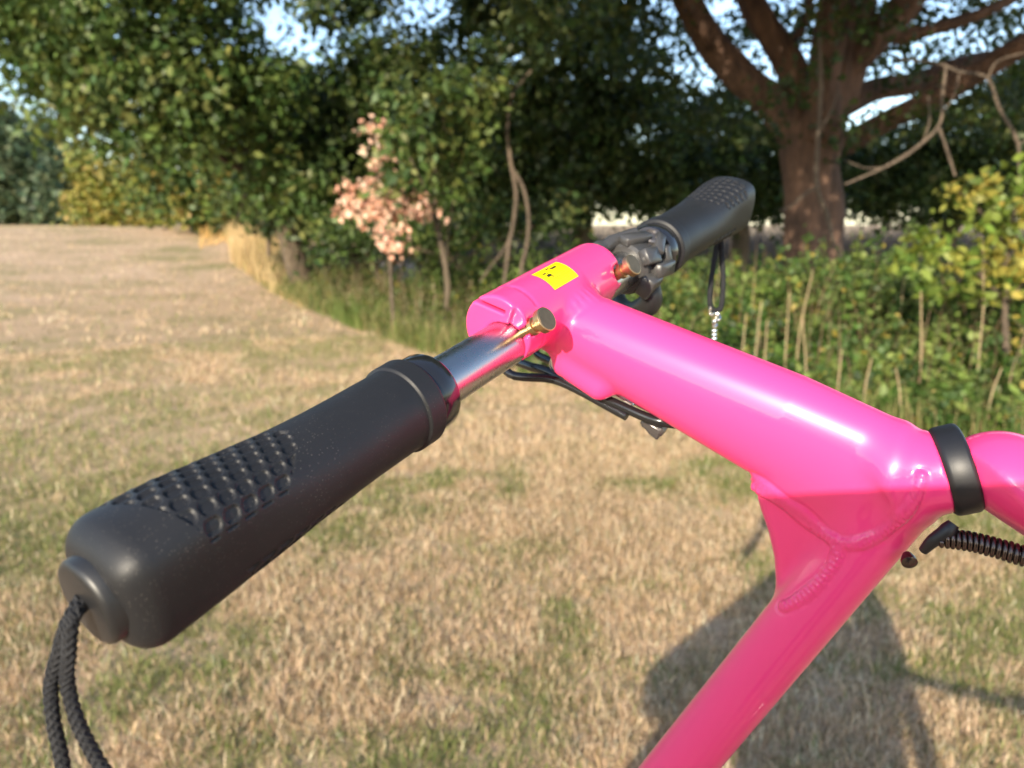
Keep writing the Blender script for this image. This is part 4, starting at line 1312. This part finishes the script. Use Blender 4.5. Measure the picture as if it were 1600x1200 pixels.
# --- brass locking pins
for nm, c_bar, tip_px, hw in (('near', np.array([0, NOTCH_Y, 0]), (851, 504), 17.5), ('far', np.array([0, YF - .0045, 0]), (975, 432), 0)):
    o_ = glob(c_bar)
    ax = glob(c_bar + PIN) - o_
    g = Geo()
    g.lathe(o_, ax, [(.006, .0031), (.0150, .0031), (.0152, .0027), (.0156, .0027), (.0157, .0036), (.0159, .0039), (.0180, .0039), (.0182, .0036), (.0183, .0031), (.0215, .0031), (.0216, .0031)], 36)
    pin = g.build('locking_pin', M['brass'], bike)
    g = Geo(); g.lathe(o_, ax, [(.0214, .0033), (.0215, .0051), (.0218, .0055), (.0246, .0055), (.0249, .0052), (.02495, .0049)], 44)
    g.build('knob', M['brass'], bike) if False else child_of(g.build('knob', M['brass']), pin)
    g = Geo(); g.lathe(o_, ax, [(.0248, .0010), (.0248, .0049), (.02505, .0048), (.02506, .0020)], 44)
    child_of(g.build('knob_face', M['brass_face']), pin)

# --- yellow warning sticker wrapped on the clamp barrel
def on_barrel(y, ang, lift=.0003):
    """ang measured from up (E3) towards the bar's front (-E1)"""
    r = RT + lift
    return glob(TC + np.array([-math.sin(ang) * r, y, math.cos(ang) * r]))
def barrel_hit(u, v):
    r = ((u - 800) / FPX) * RIGHT + ((600 - v) / FPX) * UP + FWD
    o_ = loc(CAM) - TC; d_ = np.array([r @ E1, r @ E2, r @ E3])
    a_ = d_[0] ** 2 + d_[2] ** 2; b_ = 2 * (o_[0] * d_[0] + o_[2] * d_[2]); c_ = o_[0] ** 2 + o_[2] ** 2 - RT ** 2
    disc = b_ * b_ - 4 * a_ * c_
    t = (-b_ - math.sqrt(max(disc, 0))) / (2 * a_)
    h = o_ + d_ * t
    return h[1], math.atan2(-h[0], h[2])
corners = [barrel_hit(*c) for c in [(841, 438), (880, 418), (905, 428), (869, 447)]]
ym = np.mean([c[0] for c in corners]); am = np.mean([c[1] for c in corners]) + .13
y0, y1 = ym - .0108, ym + .0108
aw = .0068 / RT
def sticker_patch(g, ya, yb, aa, ab, lift, ny=10, na=8, tear=False):
    yy = np.linspace(ya, yb, ny); ag = np.linspace(aa, ab, na)
    v = []
    for a in ag:
        for y in yy:
            l = lift
            v.append(on_barrel(y, a, l))
    f = [(i * ny + j, i * ny + j + 1, (i + 1) * ny + j + 1, (i + 1) * ny + j) for i in range(na - 1) for j in range(ny - 1)]
    g.add(v, f)
g = Geo(); sticker_patch(g, y0, y1, am - aw, am + aw, .0003)
stk = g.build('warning_sticker', M['yellow'], bike)
g = Geo()
for fy0, fy1, fa0, fa1 in [(.18, .34, .50, .60), (.15, .27, .68, .74), (.27, .30, .60, .68), (.56, .75, .73, .82), (.40, .53, .83, .88), (.53, .56, .76, .83), (.31, .335, .43, .50)]:
    sticker_patch(g, y0 + (y1 - y0) * fy0, y0 + (y1 - y0) * fy1, am - aw + 2 * aw * fa0, am - aw + 2 * aw * fa1, .00045, 3, 3)
g.build('printed_arrows', M['ink'], stk) if False else child_of(g.build('printed_mark', M['ink']), stk)
g = Geo()
r5 = np.random.default_rng(5)
for line in range(4):
    x = .12
    while x < .9:
        w_ = r5.uniform(.012, .03)
        a0 = .42 - line * .085
        sticker_patch(g, y0 + (y1 - y0) * x, y0 + (y1 - y0) * (x + w_), am - aw + 2 * aw * a0, am - aw + 2 * aw * (a0 + .045), .00042, 2, 2)
        x += w_ + r5.choice([.012, .012, .035])
child_of(g.build('printed_text', M['ink_pale']), stk)

# --- cables and release lever under the stem
dpt = lambda u, v, k=0.0: P(u, v, depth(plane_pt(u, v)) - k)
def cable(pts, r, name='brake_cable'):
    g = Geo(); g.tube(spline(pts, 50), r, 18); return g.build(name, M['cable'], bike)
cable([dpt(870, 490, -.06), dpt(825, 530, -.045), dpt(806, 560, -.018), dpt(826, 572, -.004), dpt(855, 580, .002), dpt(905, 605, .006), dpt(960, 630, .008), dpt(1010, 652, .008), dpt(1040, 660, .006), dpt(1070, 664, -.004)], .00235)
cable([dpt(880, 500, -.06), dpt(845, 535, -.05), dpt(838, 552, -.034), dpt(860, 564, -.024), dpt(890, 578, -.018), dpt(960, 610, -.012), dpt(1020, 640, -.01), dpt(1060, 655, -.008)], .0021)
g = Geo()
L0, L1 = dpt(868, 566, -.004), dpt(1022, 664, -.004)
ld = nrm(L1 - L0); lw = nrm(np.cross(ld, E2)); 
g.box((L0 * .62 + L1 * .38), [ld, lw, E2], (np.linalg.norm(L1 - L0) * .40, .0042, .0012), .0008)
lev = g.build('release_lever', M['steel'], bike)
g = Geo()
eye = dpt(877, 570, .001)
g.lathe(eye, -E2, [(-.0008, .0040), (.0, .0058), (.0022, .0058), (.0028, .0048), (.0028, .0030), (.0016, .0026)], 36)
child_of(g.build('pivot_washer', M['steel']), lev)
g = Geo()
for k in range(7):
    c = dpt(1014, 655, -.002) * (1 - k / 6) + dpt(1032, 674, -.002) * (k / 6)
    g.box(c, [ld, lw, E2], (.0011, .0040 - .0002 * abs(k - 3), .0036), .0006)
g.box(dpt(1022, 664, -.002), [ld, lw, E2], (.0060, .0030, .0040), .0015)
child_of(g.build('ridged_tab', M['lever_metal']), lev)

# --- spring-wrapped cable leaving the head on the right
g = Geo()
CW = [P(1470, 840, .292), P(1495, 843, .290), P(1530, 849, .287), P(1570, 860, .283), P(1610, 872, .279), P(1680, 890, .275), P(1760, 900, .272)]
q = spline(CW, 260)
s_ = np.concatenate([[0], np.linalg.norm(np.diff(q, axis=0), axis=1).cumsum()])
g.tube(q, .0026, 8)
pitch = .0019
turns = s_[-1] / pitch
ss = np.linspace(0, s_[-1], int(turns * 14))
qq = np.stack([np.interp(ss, s_, q[:, i]) for i in range(3)], 1)
tt = np.gradient(qq, axis=0); tt /= np.linalg.norm(tt, axis=1)[:, None]
u = np.cross(tt, [0, 0, 1.0]); u /= np.linalg.norm(u, axis=1)[:, None]; w = np.cross(tt, u)
a = ss / pitch * 2 * math.pi
rr = .0031 + .00012 * (np.sin(ss * 900) > .9)
g.tube(qq + u * (np.cos(a) * rr)[:, None] + w * (np.sin(a) * rr)[:, None], .00092, 8)
g.build('spring_cable', M['spring'], bike, sharp=0)
g = Geo()
cl = spline([P(1490, 818, .289), P(1477, 832, .290), P(1457, 846, .293), P(1443, 860, .297)], 14)
g.tube(cl, np.interp(np.arange(14), [0, 3, 8, 13], [.0022, .0030, .0026, .0018]), 12)
g.build('cable_clip', M['satin_black'], bike)
g = Geo(); g.lathe(P(1419, 872, .304), nrm(-E2 + .4 * E1), [(-.002, .0018), (.001, .0030), (.0026, .0030), (.0034, .0018)], 18); g.build('cable_bolt', M['spring'], bike)

# --- brake lever clamp on the far bar
yc = LBAR - SG
g = Geo()
blk = yc - .020
back = fy
g.lathe(bar_pt(yc - .031), E2, [(0, RB), (0, .0132), (.0015, .0146), (.013, .0150), (.015, .0140), (.015, RB)], 44)
clampo = g.build('brake_lever_clamp', M['grey_plastic'], bike)
def near_bar(s, ang, r): return bar_pt(s) + zb * math.cos(ang) * r + (-fy) * math.sin(ang) * r
g = Geo()
def nb_box(s_, ang, r, half, bev=.0010, tw=0.0):
    rd = zb * math.cos(ang) - fy * math.sin(ang); tg = np.cross(E2, rd)
    a1_ = nrm(E2 * math.cos(tw) + tg * math.sin(tw)); a2_ = np.cross(rd, a1_)
    g.box(near_bar(s_, ang, r), [a1_, a2_, rd], half, bev)
nb_box(yc - .022, .30, .0158, (.0095, .0036, .0026), .0006, .35)
nb_box(yc - .012, .95, .0160, (.0075, .0030, .0030), .0006, -.5)
nb_box(yc - .026, 1.15, .0160, (.0065, .0045, .0028), .0006, .2)
nb_box(yc - .016, 1.75, .0170, (.0100, .0040, .0036), .0008, .15)
nb_box(yc - .028, 2.15, .0165, (.0060, .0060, .0040), .0008, 0)
nb_box(yc - .008, 1.45, .0160, (.0030, .0058, .0022), .0008, 0)
child_of(g.build('lever_bracket', M['grey_plastic'], smooth=False), clampo)
g = Geo()
g.tube([near_bar(yc - .040, -.5, .016), near_bar(yc - .030, -.35, .0165), near_bar(yc - .016, 0.1, .0165)], [.0030, .0038, .0036], 12)
g.lathe(near_bar(yc - .046, -.5, .0165), E2, [(0, .0030), (.001, .0042), (.007, .0042), (.008, .0030)], 16)
child_of(g.build('cable_adjuster', M['grey_plastic']), clampo)
g = Geo(); 
axb = nrm(zb * .85 - fy * .45 - E2 * .15)
g.lathe(near_bar(yc - .010, .55, .0145), axb, [(0, .0070), (.0022, .0070), (.0030, .0062), (.0030, .0040), (.0018, .0034)], 30)
child_of(g.build('clamp_bolt', M['lever_metal']), clampo)
g = Geo()
lp = spline([near_bar(yc - .022, 2.3, .016), near_bar(yc - .022, 2.7, .024), near_bar(yc - .012, 3.4, .032), near_bar(yc + .01, 3.9, .040), near_bar(yc + .05, 4.1, .043), near_bar(yc + .085, 4.2, .042)], 24)
g.tube(lp, np.interp(np.arange(24), [0, 5, 9, 20, 23], [.0052, .0068, .0055, .0045, .0052]), 14)
child_of(g.build('brake_lever', M['plug']), clampo)
cable([near_bar(yc - .046, -.5, .0165), near_bar(yc - .062, -.6, .020), near_bar(yc - .085, -1.2, .028), bar_pt(YH + .02) + fy * .045 - zb * .004, bar_pt(YH - .01) + fy * .03 - zb * .03, glob(np.array([.01, -.005, -.034])), glob(np.array([.05, -.008, -.034]))], .0022)

# ------------------------------------------------------------------ the photographer, who holds the phone and casts the shadow on the grass
M['skin'] = simple('skin', (.50, .31, .22), .55, var=.08)
M['cotton'] = simple('dark_cotton', (.05, .07, .11), .9, var=.2, vscale=200)
M['denim'] = simple('denim', (.07, .09, .15), .9, var=.25, vscale=300)
M['hair'] = simple('brown_hair', (.06, .04, .025), .7, var=.3, vscale=300)
ph = empty('phone', CAM, 'dark phone held sideways in both hands', 'phone')
g = Geo(); pb = CAM - FWD * .0125 - UP * .011 + RIGHT * .040
g.box(pb, [RIGHT, UP, FWD], (.080, .037, .0042), .003); g.build('body', M['gloss_black'], ph)
g = Geo(); g.box(pb + FWD * .0052 + UP * .011 - RIGHT * .040, [RIGHT, UP, FWD], (.016, .013, .0012), .0008); g.build('camera_bump', M['satin_black'], ph)
pr = empty('person', [-.11, -.42, gz(-.11, -.42)], 'person crouching in dark clothes and holding a phone up in both hands', 'person')
def skin_body(name, verts, edges, radii, mat, parent, sub=2):
    me = bpy.data.meshes.new(name)
    me.from_pydata([tuple(v) for v in verts], edges, [])
    o = link(name, me, mat, parent)
    o.modifiers.new('skin', 'SKIN')
    for i, r in enumerate(radii):
        me.skin_vertices[0].data[i].radius = (r, r) if np.isscalar(r) else r
    me.skin_vertices[0].data[0].use_root = True
    s = o.modifiers.new('sub', 'SUBSURF'); s.levels = sub; s.render_levels = sub
    o.modifiers['skin'].use_smooth_shade = True
    return o
px_, py_ = -.11, -.42
hh = [(px_, py_ - .16, .60), (px_, py_ - .10, .78), (px_, py_ - .02, .97), (px_, py_ + .02, 1.10), (px_, py_ + .05, 1.17), (px_, py_ + .07, 1.25),     # 0-5 pelvis .. head
      (px_ - .16, py_ - .01, 1.09), (px_ - .36, py_ + .12, .93), (pb[0] - .10, py_ + .33, 1.16),                                  # 6-8 left arm
      (px_ + .16, py_ - .01, 1.09), (px_ + .29, py_ + .14, .93), (pb[0] + .10, py_ + .33, 1.16),                                  # 9-11 right arm
      (px_ - .10, py_ - .16, .56), (px_ - .15, py_ + .16, .44), (px_ - .15, py_ - .10, .08), (px_ - .16, py_ + .06, .04),                       # 12-15
      (px_ + .10, py_ - .16, .56), (px_ + .15, py_ + .16, .44), (px_ + .15, py_ - .10, .08), (px_ + .16, py_ + .06, .04)]
ee = [(0, 1), (1, 2), (2, 3), (3, 4), (4, 5), (2, 6), (6, 7), (7, 8), (2, 9), (9, 10), (10, 11), (0, 12), (12, 13), (13, 14), (14, 15), (0, 16), (16, 17), (17, 18), (18, 19)]
rr_ = [(.17, .13), (.17, .12), (.18, .12), (.06, .055), (.07, .08), (.072, .085), .085, .065, .035, .085, .065, .035, .09, .06, .045, .035, .09, .06, .045, .035]
body = skin_body('body', hh, ee, rr_, M['cotton'], pr)
def hand(c, side):
    g = Geo()
    g.tube(spline([c + np.array([0, -.07, -.01]), c + np.array([0, -.03, 0]), c], 6), [.027, .03, .026], 12)
    for k in range(4):
        a = c + np.array([side * .0, .0, .022 - .015 * k])
        g.tube(spline([a - [0, .02, 0], a + np.array([-side * .02, .022, 0]), a + np.array([-side * .045 + .004 * k * side, .020, -.002])], 8), [.009, .009, .0085, .008, .008, .0075, .007, .006], 8)
    g.tube(spline([c + np.array([0, -.03, .01]), c + np.array([-side * .02, -.03, .02]), c + np.array([-side * .045, -.022, .018])], 6), [.011, .011, .010, .009, .009, .007], 8)
    g.build('hand', M['skin'], pr)
hand(pb - RIGHT * .088 - FWD * .012, -1); hand(pb + RIGHT * .088 - FWD * .012, 1)
g = Geo()
rings = []
hc = np.array([px_, py_ + .055, 1.245])
for t in np.linspace(-1, 1, 12):
    r_ = math.sqrt(max(1 - t * t, .02))
    rings.append([hc + [.082 * r_ * math.cos(a), .098 * r_ * math.sin(a) - .012, .108 * t + .012] for a in np.arange(18) / 18 * 2 * math.pi])
g.grid_rings(rings); g.build('hair', M['hair'], pr)
